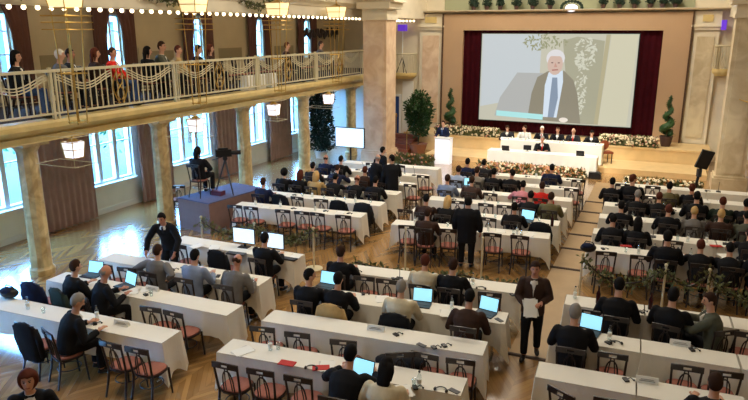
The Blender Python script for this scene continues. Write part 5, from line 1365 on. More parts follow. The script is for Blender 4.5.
person('table', -1.15, 18.82, 0.05, 'person in black at the aisle end, fifth far right table', s=0.99, group='seated delegates', hcol='hair_black')
chair(-0.63, 18.84, 0.05, 'dark chair with seated guest, second from left at the fifth far right table', 'dark bentwood chairs')
person('look_right', -0.63, 18.84, 0.05, 'tall man in black turned right, fifth far right table', s=1.09, group='seated delegates', hcol='hair_auburn')
chair(-0.16, 18.99, 0.07, 'empty dark chair with pink seat, third from left at the fifth far right table', 'dark bentwood chairs')
chair(0.31, 18.89, 0.05, 'dark chair with seated guest, fourth from left at the fifth far right table', 'dark bentwood chairs')
person('lady', 0.31, 18.89, 0.05, 'black haired person in olive, fifth far right table', s=0.99, group='seated delegates', top='olive', hcol='hair_black')
chair(0.86, 18.92, 0.05, 'dark chair with seated guest, fifth from left at the fifth far right table', 'dark bentwood chairs')
person('upright', 0.86, 18.92, 0.05, 'man in black with ruddy face, fifth far right table', s=0.99, group='seated delegates', hcol='hair_auburn', skin='r')
chair(-0.94, 20.25, 0.01, 'empty dark chair with pink seat, first from left at the sixth far right table', 'dark bentwood chairs')
chair(-0.12, 20.29, 0.02, 'empty dark chair with pink seat, second from left at the sixth far right table', 'dark bentwood chairs')

put('bag', -10.16, 7.10, 0.20, 'dark camera bag on the nearest left table', 'bag')
put('bottle', -9.46, 6.90, 0.00, 'water bottle beside the camera bag', 'bottle')
put('glass', -9.08, 6.89, 0.00, 'drinking glass between camera bag and writing man', 'glass')
put('bottle', -8.12, 7.11, 0.00, 'water bottle in front of the writing man', 'bottle')
put('receiver', -7.98, 6.93, 0.90, 'black device by the writing hand on the nearest left table', 'device')
put('plate', -7.56, 7.08, 0.10, 'white name plate on the nearest left table', 'sign')
put('paper', -8.17, 6.92, 0.60, 'paper sheet under the writing hand', 'papers')
put('laptop', -9.70, 8.46, 0.10, 'open blue lit laptop of the brown haired man', 'laptop')
put('laptop', -8.71, 8.30, -0.25, 'open laptop in front of the bald man', 'laptop')
put('bottle', -8.57, 8.52, 0.00, 'water bottle right of the bald man laptop', 'bottle')
put('paper', -8.41, 8.23, 0.30, 'white papers beside the bald man laptop', 'papers')
put('paper', -8.28, 8.39, -0.20, 'paper stack on the second left table', 'papers')
put('receiver', -8.08, 8.17, 1.20, 'black device on the second left table', 'device')
put('glass', -7.96, 8.18, 0.00, 'glass on the second left table', 'glass')
put('plate', -8.13, 8.40, 0.00, 'name plate on the second left table', 'sign')
put('receiver', -8.38, 9.52, 1.20, 'black device on the third left table', 'device')
put('receiver', -8.49, 9.35, 1.00, 'black device beside the grey sweater', 'device')
put('phone', -7.48, 9.45, 0.40, 'dark phone right of the pale shirt man', 'phone')
put('glass', -6.67, 9.42, 0.00, 'drinking glass at the end of the third left table', 'glass')
put('laptop', -9.97, 10.91, 0.20, 'small lit laptop left end of the monitor table', 'laptop')
put('monitor', -8.03, 11.09, 0.05, 'left of the two white lit desktop monitors', 'monitor')
put('monitor', -7.28, 11.06, 0.03, 'right of the two white lit desktop monitors', 'monitor')
put('keyboard', -7.92, 10.64, 0.10, 'black keyboard in front of the left monitor', 'keyboard')
put('keyboard', -6.78, 10.81, 0.00, 'black keyboard right of the seated man in black', 'keyboard')
put('paper', -8.61, 10.83, 0.40, 'loose papers on the monitor table', 'papers')
put('paper', -9.01, 10.73, -0.30, 'white papers left part of the monitor table', 'papers')
put('paper', -6.71, 11.04, 0.10, 'pad at the right end of the monitor table', 'papers')
put('paper', -5.29, 7.14, -0.50, 'white sheet at the left end of the nearest centre table', 'papers')
put('bottle', -4.94, 7.33, 0.00, 'water bottle on the nearest centre table, leftmost', 'bottle')
put('glass', -4.85, 7.40, 0.00, 'drinking glass beside the leftmost bottle, nearest centre table', 'glass')
put('red', -4.51, 7.09, 0.10, 'flat red card on the nearest centre table', 'folder')
put('phones', -4.12, 7.09, 0.30, 'black headphones on the nearest centre table', 'headphones')
put('red', -4.01, 7.17, 0.50, 'red folder left of the suited laptop man', 'folder')
put('paper', -3.96, 7.25, 0.30, 'white papers beside the red folder', 'papers')
put('laptop', -3.40, 7.06, -0.10, 'blue lit laptop of the suited man on the nearest centre table', 'laptop')
put('phones', -3.20, 7.20, 0.20, 'black headset right of the suited laptop man', 'headphones')
put('paper', -3.23, 7.16, 0.20, 'white sheet under the black headset', 'papers')
put('red', -3.26, 6.98, 0.80, 'small red card by the suited man hand', 'folder')
put('paper', -2.74, 7.08, 0.50, 'large white sheet beside the cream topped woman', 'papers')
put('bottle', -2.60, 7.28, 0.00, 'pale blue bottle right of the cream topped woman', 'bottle')
put('glass', -2.66, 7.25, 0.00, 'glass beside the pale blue bottle', 'glass')
put('receiver', -2.63, 7.21, 0.60, 'black device beside the pale blue bottle', 'device')
put('phones', -2.30, 7.28, 0.00, 'black headphones at the right end, nearest centre table', 'headphones')
put('phone', -2.14, 7.35, 1.20, 'dark phone at the right end of the nearest centre table', 'phone')
put('plate', -3.79, 8.56, 0.10, 'white name plate on the second centre table', 'sign')
put('receiver', -3.44, 8.53, 1.00, 'black device right of the name plate, second centre table', 'device')
put('phone', -2.97, 8.38, 1.20, 'dark pen case on the second centre table', 'case')
put('receiver', -2.77, 8.37, 0.80, 'left black glasses case on the second centre table', 'case')
put('receiver', -2.65, 8.49, 0.80, 'right black glasses case on the second centre table', 'case')
put('laptop', -5.36, 9.80, 0.00, 'blue lit laptop between the two men in black', 'laptop')
put('receiver', -4.58, 9.78, 0.50, 'dark device on the third centre table', 'device')
put('paper', -4.19, 9.72, 0.30, 'blue grey leaflet left of the pale sweater', 'papers')
put('laptop', -3.48, 9.75, 0.15, 'open blue lit laptop right of the pale sweater', 'laptop')
put('bottle', -2.96, 9.85, 0.00, 'water bottle between the two open laptops', 'bottle')
put('paper', -2.97, 9.62, 0.20, 'white sheets between the two open laptops', 'papers')
put('laptop', -2.39, 9.84, -0.20, 'rightmost blue lit laptop on the third centre table', 'laptop')
put('phone', -2.12, 9.71, 0.90, 'phone right of the rightmost blue laptop', 'phone')
put('receiver', -5.17, 10.72, 0.60, 'dark device left part of the fourth centre table', 'device')
put('receiver', -4.37, 10.67, 0.60, 'dark device beside the empty chairs, fourth centre table', 'device')
put('mic', -4.27, 10.72, 0.00, 'black microphone on the fourth centre table', 'microphone')
put('receiver', -4.08, 10.80, 0.40, 'dark device near the cream jacket', 'device')
put('mic', -2.91, 10.73, 0.00, 'black microphone right of the brown haired man', 'microphone')
put('phones', -2.73, 10.87, 0.20, 'black headphones on the fourth centre table', 'headphones')
put('bottle', -2.93, 11.04, 0.00, 'water bottle on the fourth centre table', 'bottle')
put('receiver', -2.15, 10.82, 0.70, 'dark device at the right end of the fourth centre table', 'device')
put('bottle', -1.12, 11.14, 0.00, 'water bottle at the left end of the third right table', 'bottle')
put('wine', -0.73, 11.07, 0.00, 'dark red bottle beside the lit laptop', 'bottle')
put('wine', 0.10, 11.17, 0.00, 'dark red bottle between the two suited men', 'bottle')
put('glass', 0.90, 11.23, 0.00, 'glass in front of the turned man', 'glass')
put('receiver', -0.03, 10.98, 0.80, 'black device left of the second dark bottle', 'device')
put('laptop', -0.75, 9.81, -0.15, 'bright white laptop of the grey haired man', 'laptop')
put('bottle', -0.43, 9.73, 0.00, 'tall clear bottle on the second right table', 'bottle')
put('receiver', -0.43, 9.58, 0.90, 'black device beside the tall clear bottle', 'device')
put('phones', -0.32, 9.60, 0.30, 'black headphones beside the tall clear bottle', 'headphones')
put('plate', 0.55, 9.95, 0.05, 'white name plate on the second right table', 'sign')
put('receiver', 0.71, 9.85, 0.40, 'black device beside the name plate, second right table', 'device')
put('plate', 0.14, 8.61, 0.10, 'white name plate on the nearest right table', 'sign')
put('receiver', -0.12, 8.55, 0.50, 'black device left of the name plate, nearest right table', 'device')
put('laptop', -2.88, 15.56, -0.20, 'small blue lit laptop by the black suited man', 'laptop')
put('laptop', -5.14, 18.48, 0.20, 'small pale lit laptop beside the light blue shirt', 'laptop')
put('bottle', -2.87, 14.16, 0.00, 'left bottle of a pair, first far centre table', 'bottle')
put('bottle', -2.69, 14.16, 0.00, 'right bottle of a pair, first far centre table', 'bottle')
put('wine', -2.21, 15.40, 0.00, 'dark bottle at the right end of the second far centre table', 'bottle')
put('bag', -1.20, 13.78, 0.30, 'dark bag at the left end of the first far right table', 'bag')
put('red', -0.49, 14.53, 0.20, 'red card on the first far right table', 'folder')
put('red', 1.30, 15.33, 0.30, 'red folder on the second far right table', 'folder')
put('red', 0.67, 14.27, 0.10, 'orange red card on the first far right table', 'folder')
put('paper', 1.43, 14.68, 0.30, 'white sheets between two leaning people', 'papers')
put('bottle', -9.81, 14.16, 0.27, 'water bottle on the first far left table, first from left', 'bottle', 'small things on the far tables')
put('paper', -9.43, 14.08, 0.41, 'white sheets on the first far left table, first from left', 'papers', 'small things on the far tables')
put('bottle', -9.08, 14.24, -0.32, 'water bottle on the first far left table, second from left', 'bottle', 'small things on the far tables')
put('receiver', -8.70, 14.24, -0.18, 'small black device on the first far left table, first from left', 'device', 'small things on the far tables')
put('paper', -8.49, 14.23, -0.13, 'white sheets on the first far left table, second from left', 'papers', 'small things on the far tables')
put('bottle', -8.07, 14.31, -0.37, 'water bottle on the first far left table, third from left', 'bottle', 'small things on the far tables')
put('receiver', -7.81, 14.36, -0.08, 'small black device on the first far left table, second from left', 'device', 'small things on the far tables')
put('paper', -7.38, 14.39, 0.17, 'white sheets on the first far left table, third from left', 'papers', 'small things on the far tables')
put('receiver', -7.15, 14.41, -0.06, 'small black device on the first far left table, third from left', 'device', 'small things on the far tables')
put('paper', -9.76, 15.46, 0.59, 'white sheets on the second far left table, first from left', 'papers', 'small things on the far tables')
put('receiver', -9.42, 15.50, -0.37, 'small black device on the second far left table, first from left', 'device', 'small things on the far tables')
put('glass', -9.12, 15.47, 0.35, 'drinking glass on the second far left table, first from left', 'glass', 'small things on the far tables')
put('bottle', -8.84, 15.53, 0.56, 'water bottle on the second far left table, first from left', 'bottle', 'small things on the far tables')
put('glass', -8.46, 15.52, 0.49, 'drinking glass on the second far left table, second from left', 'glass', 'small things on the far tables')
put('glass', -8.15, 15.59, 0.46, 'drinking glass on the second far left table, third from left', 'glass', 'small things on the far tables')
put('glass', -7.85, 15.62, -0.28, 'drinking glass on the second far left table, fourth from left', 'glass', 'small things on the far tables')
put('bottle', -7.49, 15.52, -0.36, 'water bottle on the second far left table, second from left', 'bottle', 'small things on the far tables')
put('glass', -7.08, 15.63, 0.11, 'drinking glass on the second far left table, fifth from left', 'glass', 'small things on the far tables')
put('glass', -9.84, 16.72, -0.15, 'drinking glass on the third far left table, first from left', 'glass', 'small things on the far tables')
put('bottle', -9.32, 16.83, 0.08, 'water bottle on the third far left table, first from left', 'bottle', 'small things on the far tables')
put('paper', -8.90, 16.84, -0.05, 'white sheets on the third far left table, first from left', 'papers', 'small things on the far tables')
put('bottle', -8.52, 16.76, 0.13, 'water bottle on the third far left table, second from left', 'bottle', 'small things on the far tables')
put('bottle', -8.06, 16.89, -0.23, 'water bottle on the third far left table, third from left', 'bottle', 'small things on the far tables')
put('glass', -7.56, 16.91, 0.52, 'drinking glass on the third far left table, second from left', 'glass', 'small things on the far tables')
put('paper', -7.21, 16.93, 0.42, 'white sheets on the third far left table, second from left', 'papers', 'small things on the far tables')
put('glass', -9.88, 17.87, 0.57, 'drinking glass on the fourth far left table, first from left', 'glass', 'small things on the far tables')
put('bottle', -9.43, 18.02, -0.31, 'water bottle on the fourth far left table, first from left', 'bottle', 'small things on the far tables')
put('glass', -8.94, 17.99, -0.08, 'drinking glass on the fourth far left table, second from left', 'glass', 'small things on the far tables')
put('receiver', -8.54, 17.98, -0.05, 'small black device on the fourth far left table, first from left', 'device', 'small things on the far tables')
put('bottle', -7.95, 18.06, 0.19, 'water bottle on the fourth far left table, second from left', 'bottle', 'small things on the far tables')
put('receiver', -7.49, 18.04, -0.21, 'small black device on the fourth far left table, second from left', 'device', 'small things on the far tables')
put('bottle', -7.21, 18.05, -0.28, 'water bottle on the fourth far left table, third from left', 'bottle', 'small things on the far tables')
put('glass', -9.77, 19.29, -0.09, 'drinking glass on the fifth far left table, first from left', 'glass', 'small things on the far tables')
put('receiver', -9.28, 19.35, 0.02, 'small black device on the fifth far left table, first from left', 'device', 'small things on the far tables')
put('mic', -8.98, 19.21, 0.00, 'black microphone on the fifth far left table, first from left', 'microphone', 'small things on the far tables')
put('glass', -8.43, 19.27, -0.13, 'drinking glass on the fifth far left table, second from left', 'glass', 'small things on the far tables')
put('bottle', -7.98, 19.35, 0.40, 'water bottle on the fifth far left table, first from left', 'bottle', 'small things on the far tables')
put('glass', -7.54, 19.32, -0.27, 'drinking glass on the fifth far left table, third from left', 'glass', 'small things on the far tables')
put('mic', -7.21, 19.30, 0.00, 'black microphone on the fifth far left table, second from left', 'microphone', 'small things on the far tables')
put('bottle', -5.27, 14.24, -0.02, 'water bottle on the first far centre table, first from left', 'bottle', 'small things on the far tables')
put('paper', -4.98, 14.29, -0.06, 'white sheets on the first far centre table, first from left', 'papers', 'small things on the far tables')
put('glass', -4.48, 14.35, -0.37, 'drinking glass on the first far centre table, first from left', 'glass', 'small things on the far tables')
put('receiver', -4.20, 14.27, 0.08, 'small black device on the first far centre table, first from left', 'device', 'small things on the far tables')
put('paper', -3.89, 14.39, -0.12, 'white sheets on the first far centre table, second from left', 'papers', 'small things on the far tables')
put('bottle', -3.50, 14.37, -0.31, 'water bottle on the first far centre table, second from left', 'bottle', 'small things on the far tables')
put('paper', -3.24, 14.51, 0.16, 'white sheets on the first far centre table, third from left', 'papers', 'small things on the far tables')
put('bottle', -2.85, 14.48, -0.16, 'water bottle on the first far centre table, third from left', 'bottle', 'small things on the far tables')
put('paper', -2.56, 14.52, -0.30, 'white sheets on the first far centre table, fourth from left', 'papers', 'small things on the far tables')
put('receiver', -5.22, 15.56, 0.57, 'small black device on the second far centre table, first from left', 'device', 'small things on the far tables')
put('receiver', -4.83, 15.51, 0.17, 'small black device on the second far centre table, second from left', 'device', 'small things on the far tables')
put('paper', -4.50, 15.56, 0.52, 'white sheets on the second far centre table, first from left', 'papers', 'small things on the far tables')
put('paper', -4.13, 15.60, -0.24, 'white sheets on the second far centre table, second from left', 'papers', 'small things on the far tables')
put('glass', -3.91, 15.56, 0.49, 'drinking glass on the second far centre table, first from left', 'glass', 'small things on the far tables')
put('glass', -3.62, 15.54, 0.10, 'drinking glass on the second far centre table, second from left', 'glass', 'small things on the far tables')
put('glass', -3.15, 15.62, 0.30, 'drinking glass on the second far centre table, third from left', 'glass', 'small things on the far tables')
put('glass', -2.81, 15.72, 0.19, 'drinking glass on the second far centre table, fourth from left', 'glass', 'small things on the far tables')
put('glass', -2.57, 15.72, -0.26, 'drinking glass on the second far centre table, fifth from left', 'glass', 'small things on the far tables')
put('receiver', -5.14, 16.87, -0.20, 'small black device on the third far centre table, first from left', 'device', 'small things on the far tables')
put('receiver', -4.74, 16.85, -0.16, 'small black device on the third far centre table, second from left', 'device', 'small things on the far tables')
put('bottle', -4.24, 16.87, 0.46, 'water bottle on the third far centre table, first from left', 'bottle', 'small things on the far tables')
put('glass', -3.87, 16.88, 0.30, 'drinking glass on the third far centre table, first from left', 'glass', 'small things on the far tables')
put('bottle', -3.45, 16.95, -0.19, 'water bottle on the third far centre table, second from left', 'bottle', 'small things on the far tables')
put('bottle', -2.96, 16.96, 0.50, 'water bottle on the third far centre table, third from left', 'bottle', 'small things on the far tables')
put('mic', -2.71, 16.99, 0.00, 'black microphone on the third far centre table, first from left', 'microphone', 'small things on the far tables')
put('paper', -5.28, 18.00, -0.26, 'white sheets on the fourth far centre table, first from left', 'papers', 'small things on the far tables')
put('glass', -4.69, 18.01, 0.28, 'drinking glass on the fourth far centre table, first from left', 'glass', 'small things on the far tables')
put('bottle', -4.27, 17.95, 0.53, 'water bottle on the fourth far centre table, first from left', 'bottle', 'small things on the far tables')
put('paper', -3.91, 17.99, -0.35, 'white sheets on the fourth far centre table, second from left', 'papers', 'small things on the far tables')
put('paper', -3.39, 18.02, -0.31, 'white sheets on the fourth far centre table, third from left', 'papers', 'small things on the far tables')
put('bottle', -2.95, 18.15, -0.28, 'water bottle on the fourth far centre table, second from left', 'bottle', 'small things on the far tables')
put('paper', -2.67, 18.08, 0.51, 'white sheets on the fourth far centre table, fourth from left', 'papers', 'small things on the far tables')
put('mic', -5.28, 19.25, 0.00, 'black microphone on the fifth far centre table, first from left', 'microphone', 'small things on the far tables')
put('receiver', -4.74, 19.31, 0.27, 'small black device on the fifth far centre table, first from left', 'device', 'small things on the far tables')
put('receiver', -4.43, 19.30, 0.49, 'small black device on the fifth far centre table, second from left', 'device', 'small things on the far tables')
put('glass', -3.93, 19.46, -0.30, 'drinking glass on the fifth far centre table, first from left', 'glass', 'small things on the far tables')
put('paper', -3.47, 19.49, -0.03, 'white sheets on the fifth far centre table, first from left', 'papers', 'small things on the far tables')
put('mic', -3.01, 19.49, 0.00, 'black microphone on the fifth far centre table, second from left', 'microphone', 'small things on the far tables')
put('receiver', -2.64, 19.51, -0.10, 'small black device on the fifth far centre table, third from left', 'device', 'small things on the far tables')
put('bottle', -5.15, 20.52, 0.49, 'water bottle on the sixth far centre table, first from left', 'bottle', 'small things on the far tables')
put('receiver', -4.84, 20.61, -0.28, 'small black device on the sixth far centre table, first from left', 'device', 'small things on the far tables')
put('paper', -4.29, 20.69, -0.26, 'white sheets on the sixth far centre table, first from left', 'papers', 'small things on the far tables')
put('receiver', -3.87, 20.62, 0.32, 'small black device on the sixth far centre table, second from left', 'device', 'small things on the far tables')
put('bottle', -3.56, 20.68, 0.15, 'water bottle on the sixth far centre table, second from left', 'bottle', 'small things on the far tables')
put('receiver', -3.01, 20.72, 0.06, 'small black device on the sixth far centre table, third from left', 'device', 'small things on the far tables')
put('receiver', -2.59, 20.70, -0.22, 'small black device on the sixth far centre table, fourth from left', 'device', 'small things on the far tables')
put('receiver', -0.93, 14.12, 0.45, 'small black device on the first far right table, first from left', 'device', 'small things on the far tables')
put('glass', -0.47, 14.10, -0.13, 'drinking glass on the first far right table, first from left', 'glass', 'small things on the far tables')
put('bottle', -0.22, 14.11, -0.29, 'water bottle on the first far right table, first from left', 'bottle', 'small things on the far tables')
put('bottle', 0.08, 14.24, 0.33, 'water bottle on the first far right table, second from left', 'bottle', 'small things on the far tables')
put('bottle', 0.52, 14.17, -0.21, 'water bottle on the first far right table, third from left', 'bottle', 'small things on the far tables')
put('bottle', 0.77, 14.22, 0.34, 'water bottle on the first far right table, fourth from left', 'bottle', 'small things on the far tables')
put('receiver', 1.04, 14.29, 0.35, 'small black device on the first far right table, second from left', 'device', 'small things on the far tables')
put('glass', 1.49, 14.28, -0.25, 'drinking glass on the first far right table, second from left', 'glass', 'small things on the far tables')
put('paper', 1.73, 14.26, -0.21, 'white sheets on the first far right table, first from left', 'papers', 'small things on the far tables')
put('receiver', -0.83, 15.46, -0.40, 'small black device on the second far right table, first from left', 'device', 'small things on the far tables')
put('bottle', -0.58, 15.48, 0.26, 'water bottle on the second far right table, first from left', 'bottle', 'small things on the far tables')
put('bottle', -0.22, 15.45, 0.12, 'water bottle on the second far right table, second from left', 'bottle', 'small things on the far tables')
put('mic', 0.03, 15.46, 0.00, 'black microphone on the second far right table, first from left', 'microphone', 'small things on the far tables')
put('glass', 0.53, 15.44, 0.13, 'drinking glass on the second far right table, first from left', 'glass', 'small things on the far tables')
put('bottle', 0.74, 15.43, 0.10, 'water bottle on the second far right table, third from left', 'bottle', 'small things on the far tables')
put('bottle', 1.12, 15.54, 0.04, 'water bottle on the second far right table, fourth from left', 'bottle', 'small things on the far tables')
put('mic', 1.50, 15.55, 0.00, 'black microphone on the second far right table, second from left', 'microphone', 'small things on the far tables')
put('paper', 1.64, 15.62, 0.49, 'white sheets on the second far right table, first from left', 'papers', 'small things on the far tables')
put('paper', -0.91, 16.90, -0.19, 'white sheets on the third far right table, first from left', 'papers', 'small things on the far tables')
put('bottle', -0.49, 16.77, -0.20, 'water bottle on the third far right table, first from left', 'bottle', 'small things on the far tables')
put('paper', -0.29, 16.88, -0.18, 'white sheets on the third far right table, second from left', 'papers', 'small things on the far tables')
put('mic', 0.13, 16.84, 0.00, 'black microphone on the third far right table, first from left', 'microphone', 'small things on the far tables')
put('receiver', 0.46, 16.93, 0.01, 'small black device on the third far right table, first from left', 'device', 'small things on the far tables')
put('receiver', 0.74, 16.96, 0.31, 'small black device on the third far right table, second from left', 'device', 'small things on the far tables')
put('receiver', 1.13, 16.90, 0.07, 'small black device on the third far right table, third from left', 'device', 'small things on the far tables')
put('bottle', 1.33, 16.86, 0.45, 'water bottle on the third far right table, second from left', 'bottle', 'small things on the far tables')
put('receiver', 1.78, 16.91, 0.09, 'small black device on the third far right table, fourth from left', 'device', 'small things on the far tables')
put('mic', -0.93, 18.06, 0.00, 'black microphone on the fourth far right table, first from left', 'microphone', 'small things on the far tables')
put('glass', -0.47, 18.14, -0.20, 'drinking glass on the fourth far right table, first from left', 'glass', 'small things on the far tables')
put('mic', -0.21, 18.11, 0.00, 'black microphone on the fourth far right table, second from left', 'microphone', 'small things on the far tables')
put('bottle', 0.21, 18.12, 0.00, 'water bottle on the fourth far right table, first from left', 'bottle', 'small things on the far tables')
put('receiver', 0.42, 18.13, -0.37, 'small black device on the fourth far right table, first from left', 'device', 'small things on the far tables')
put('receiver', 0.76, 18.14, -0.23, 'small black device on the fourth far right table, second from left', 'device', 'small things on the far tables')
put('paper', 1.11, 18.22, -0.34, 'white sheets on the fourth far right table, first from left', 'papers', 'small things on the far tables')
put('paper', 1.51, 18.16, 0.05, 'white sheets on the fourth far right table, second from left', 'papers', 'small things on the far tables')
put('receiver', 1.69, 18.23, 0.30, 'small black device on the fourth far right table, third from left', 'device', 'small things on the far tables')
put('glass', -0.88, 19.44, 0.41, 'drinking glass on the fifth far right table, first from left', 'glass', 'small things on the far tables')
put('mic', -0.47, 19.41, 0.00, 'black microphone on the fifth far right table, first from left', 'microphone', 'small things on the far tables')
put('paper', -0.06, 19.54, 0.54, 'white sheets on the fifth far right table, first from left', 'papers', 'small things on the far tables')
put('glass', 0.40, 19.53, 0.56, 'drinking glass on the fifth far right table, second from left', 'glass', 'small things on the far tables')
put('receiver', 0.86, 19.51, 0.16, 'small black device on the fifth far right table, first from left', 'device', 'small things on the far tables')
put('paper', 1.25, 19.45, -0.06, 'white sheets on the fifth far right table, second from left', 'papers', 'small things on the far tables')
put('paper', 1.66, 19.63, -0.08, 'white sheets on the fifth far right table, third from left', 'papers', 'small things on the far tables')
put('glass', -0.88, 20.70, 0.08, 'drinking glass on the sixth far right table, first from left', 'glass', 'small things on the far tables')
put('bottle', -0.28, 20.73, 0.26, 'water bottle on the sixth far right table, first from left', 'bottle', 'small things on the far tables')
put('paper', -0.04, 20.74, 0.35, 'white sheets on the sixth far right table, first from left', 'papers', 'small things on the far tables')
put('bottle', 0.35, 20.80, -0.01, 'water bottle on the sixth far right table, second from left', 'bottle', 'small things on the far tables')
put('paper', 0.86, 20.88, -0.22, 'white sheets on the sixth far right table, second from left', 'papers', 'small things on the far tables')
put('receiver', 1.31, 20.82, 0.11, 'small black device on the sixth far right table, first from left', 'device', 'small things on the far tables')
put('mic', 1.63, 20.85, 0.00, 'black microphone on the sixth far right table, first from left', 'microphone', 'small things on the far tables')
# ------------------------------------------------------------------ people standing, on stage and in the gallery
person('walk', -1.66, 10.1, PI+.12, 'man walking up the aisle in a brown blazer holding papers', 'brown', 'black', hcol='hair_brown', skin='r', s=.97)
pp = put('paper', -1.64, 9.76, .3, 'white papers held by the walking man in the aisle', 'papers', z=1.03); pp.rotation_euler = (.9, .05, .25)
person('long_coat', -3.85, 13.8, .1, 'standing man in a long black coat at the first far centre table', 'black', 'black', hcol='hair_black', kind='coat', s=.95).scale.x = 1.12
person('stoop', -9.2, 10.06, PI+.3, 'black haired man in a black suit bending over towards the grey sweater person', 'black', 'black', hair='short', hcol='hair_black', skin='r', s=1.02, tie='charcoal')
person('stand', -6.12, 4.35, PI+.75, 'curly brown haired person in a black jacket at the bottom left corner', 'black', 'charcoal', hair='curly', hcol='hair_auburn', s=.96)
person('stand_talk', -7.2, 17.42, .5, 'standing man in black, front of the huddle left of the aisle', hcol='hair_black', s=1.0)
person('stand_talk', -7.75, 17.5, -.6, 'standing grey haired man in black, middle of the huddle', hcol='hair_grey', hair='bald', s=.98)
person('stand', -8.1, 18.75, -.7, 'standing dark haired man in black, rear left of the huddle', hcol='hair_black', s=.98)
person('speak', -8.33, 25.68, PI-.15, 'speaker in a dark suit and blue tie behind the white lectern', 'navy', 'navy', tie='denim', hcol='hair_brown', s=.96)
pan = [(-5.95, 'write', 'panelist in dark grey at the left end of the rear panel table', 'charcoal', 'jacket', 'hair_brown', 'short'),
       (-5.25, 'look_right', 'panelist in a white jacket, second from left on stage', 'white', 'jacket', 'hair_brown', 'short'),
       (-4.55, 'upright', 'white haired panelist in a dark suit at the middle of the panel', 'black', 'jacket', 'hair_white', 'short'),
       (-3.92, 'upright', 'dark haired panelist in black, third from right on stage', 'black', 'jacket', 'hair_brown', 'short'),
       (-3.3, 'table', 'white haired panelist in a grey suit, second from right on stage', 'charcoal', 'jacket', 'hair_white', 'bald'),
       (-2.58, 'write', 'dark haired panelist in black at the right end of the panel', 'black', 'jacket', 'hair_black', 'short')]
for i, (x, ps, lb, tp, kd, hc, hs) in enumerate(pan):
    person(ps, x, 27.12, PI, lb, tp, 'black', hs, hc, z=.2, s=.97, kind=kd, tie='red' if i in (2, 4) else None, group='panelists on the stage')
    c = chair(x, 27.1, PI, 'dark chair of the %s panelist from the left on stage' % ordn[i], 'dark bentwood chairs'); c.location.z = .2
person('upright', -4.3, 25.76, PI+.25, 'man in a dark suit and red tie seated at the front panel table', 'black', 'black', 'short', 'hair_grey', 'r', s=.98, tie='red')
chair(-4.3, 25.76, PI+.25, 'dark chair of the man seated at the front panel table', 'dark bentwood chairs')
for x, d in ((-5.55, 'left'), (-2.75, 'right')):
    put('laptop', x, 25.1, PI, 'dark laptop seen from behind near the %s end of the front panel table' % d, 'laptop', s=.85)
put('monitor', -4.75, 25.2, PI, 'dark small monitor back beside the front panel man', 'monitor', s=.55)
for i in range(6):
    put('mic', -5.8+i*.68, 26.35, PI, 'black microphone before the %s panelist from the left' % ordn[i], 'microphone', 'panel microphones', z=.9915)
    put('glass', -5.62+i*.68, 26.4, 0, 'drinking glass before the %s panelist from the left' % ordn[i], 'glass', 'panel glasses', z=.9915)
    put('plate', -5.9+i*.68, 26.24, 0, 'white name plate before the %s panelist from the left' % ordn[i], 'sign', 'panel name plates', z=.9915)
# camera operator
person('lap', -11.52, 14.02, .05, 'camera operator in black with long dark hair on the riser', 'black', 'black', 'long', 'hair_black', z=.855, s=1.03)
c = chair(-11.52, 14.02, .05, 'dark chair of the camera operator on the riser', 'dark bentwood chairs'); c.location.z = .855; c.scale = (1, 1, 1)
chair(-12.85, 14.7, .6, 'dark chair on the floor left of the camera riser', 'dark bentwood chairs')
# gallery
gal = [(9.65, -12.5, 'lap', 'woman in a dark cap and black jacket in the gallery', 'black', 'hood', 'hair_black', 's', 'jacket', -.9),
       (10.75, -12.5, 'lap', 'white haired person in grey in the gallery', 'grey', 'short', 'hair_white', 's', 'sweater', -.4),
       (11.25, -12.75, 'lap', 'balding man in charcoal beside the white haired gallery person', 'charcoal', 'short', 'hair_brown', 'r', 'jacket', -.9),
       (11.8, -12.55, 'lap', 'auburn haired gallery guest in brown left of the red jacket', 'brown', 'long', 'hair_auburn', 's', 'sweater', -.5),
       (12.35, -12.55, 'lap', 'gallery guest in a bright red jacket and jeans', 'red', 'short', 'hair_brown', 's', 'jacket', -1.0),
       (13.6, -12.6, 'lap', 'black haired gallery guest in black bending forward', 'black', 'long', 'hair_black', 's', 'jacket', -.3),
       (14.15, -12.6, 'lap', 'dark haired man in grey green in the gallery', 'greygreen', 'short', 'hair_brown', 's', 'jacket', -1.0),
       (14.8, -12.6, 'lap', 'woman with auburn hair in tan in the gallery', 'tan', 'short', 'hair_auburn', 's', 'sweater', -.9),
       (15.6, -12.55, 'lap', 'dark haired man in black left of the gallery pair', 'black', 'short', 'hair_black', 's', 'jacket', -.6),
       (16.15, -12.55, 'lap', 'woman in brown with auburn hair right of the man in black', 'brown', 'long', 'hair_auburn', 's', 'sweater', -.8),
       (20.5, -12.55, 'lap', 'lone brown haired gallery guest between the far chandeliers', 'brown', 'short', 'hair_auburn', 's', 'sweater', -.9),
       (23.1, -12.6, 'lap', 'farthest gallery guest in dull grey near the pier', 'grey', 'short', 'hair_brown', 's', 'sweater', -.9)]
for i, (y, x, ps, lb, tp, hs, hc, sk, kd, rz) in enumerate(gal):
    person(ps, x, y, rz, lb, tp, 'denim' if i in (0, 4) else 'charcoal', hs, hc, sk, z=3.466, s=1.06 if i != 6 else 1.15, kind=kd, collar='white' if kd == 'jacket' else None, group='gallery guests')
    c = chair(x, y, rz, 'dark gallery chair under the %s guest from the left' % ordn[i], 'gallery chairs'); c.location.z = 3.466
for i, y in enumerate((17.0, 17.65, 18.3, 18.95, 19.6, 21.2, 21.9, 22.5, 23.8, 24.4)):
    c = chair(-12.5, y, -1.2, 'empty gallery chair, %s from the left among the empty ones' % ordn[i], 'gallery chairs'); c.location.z = 3.466
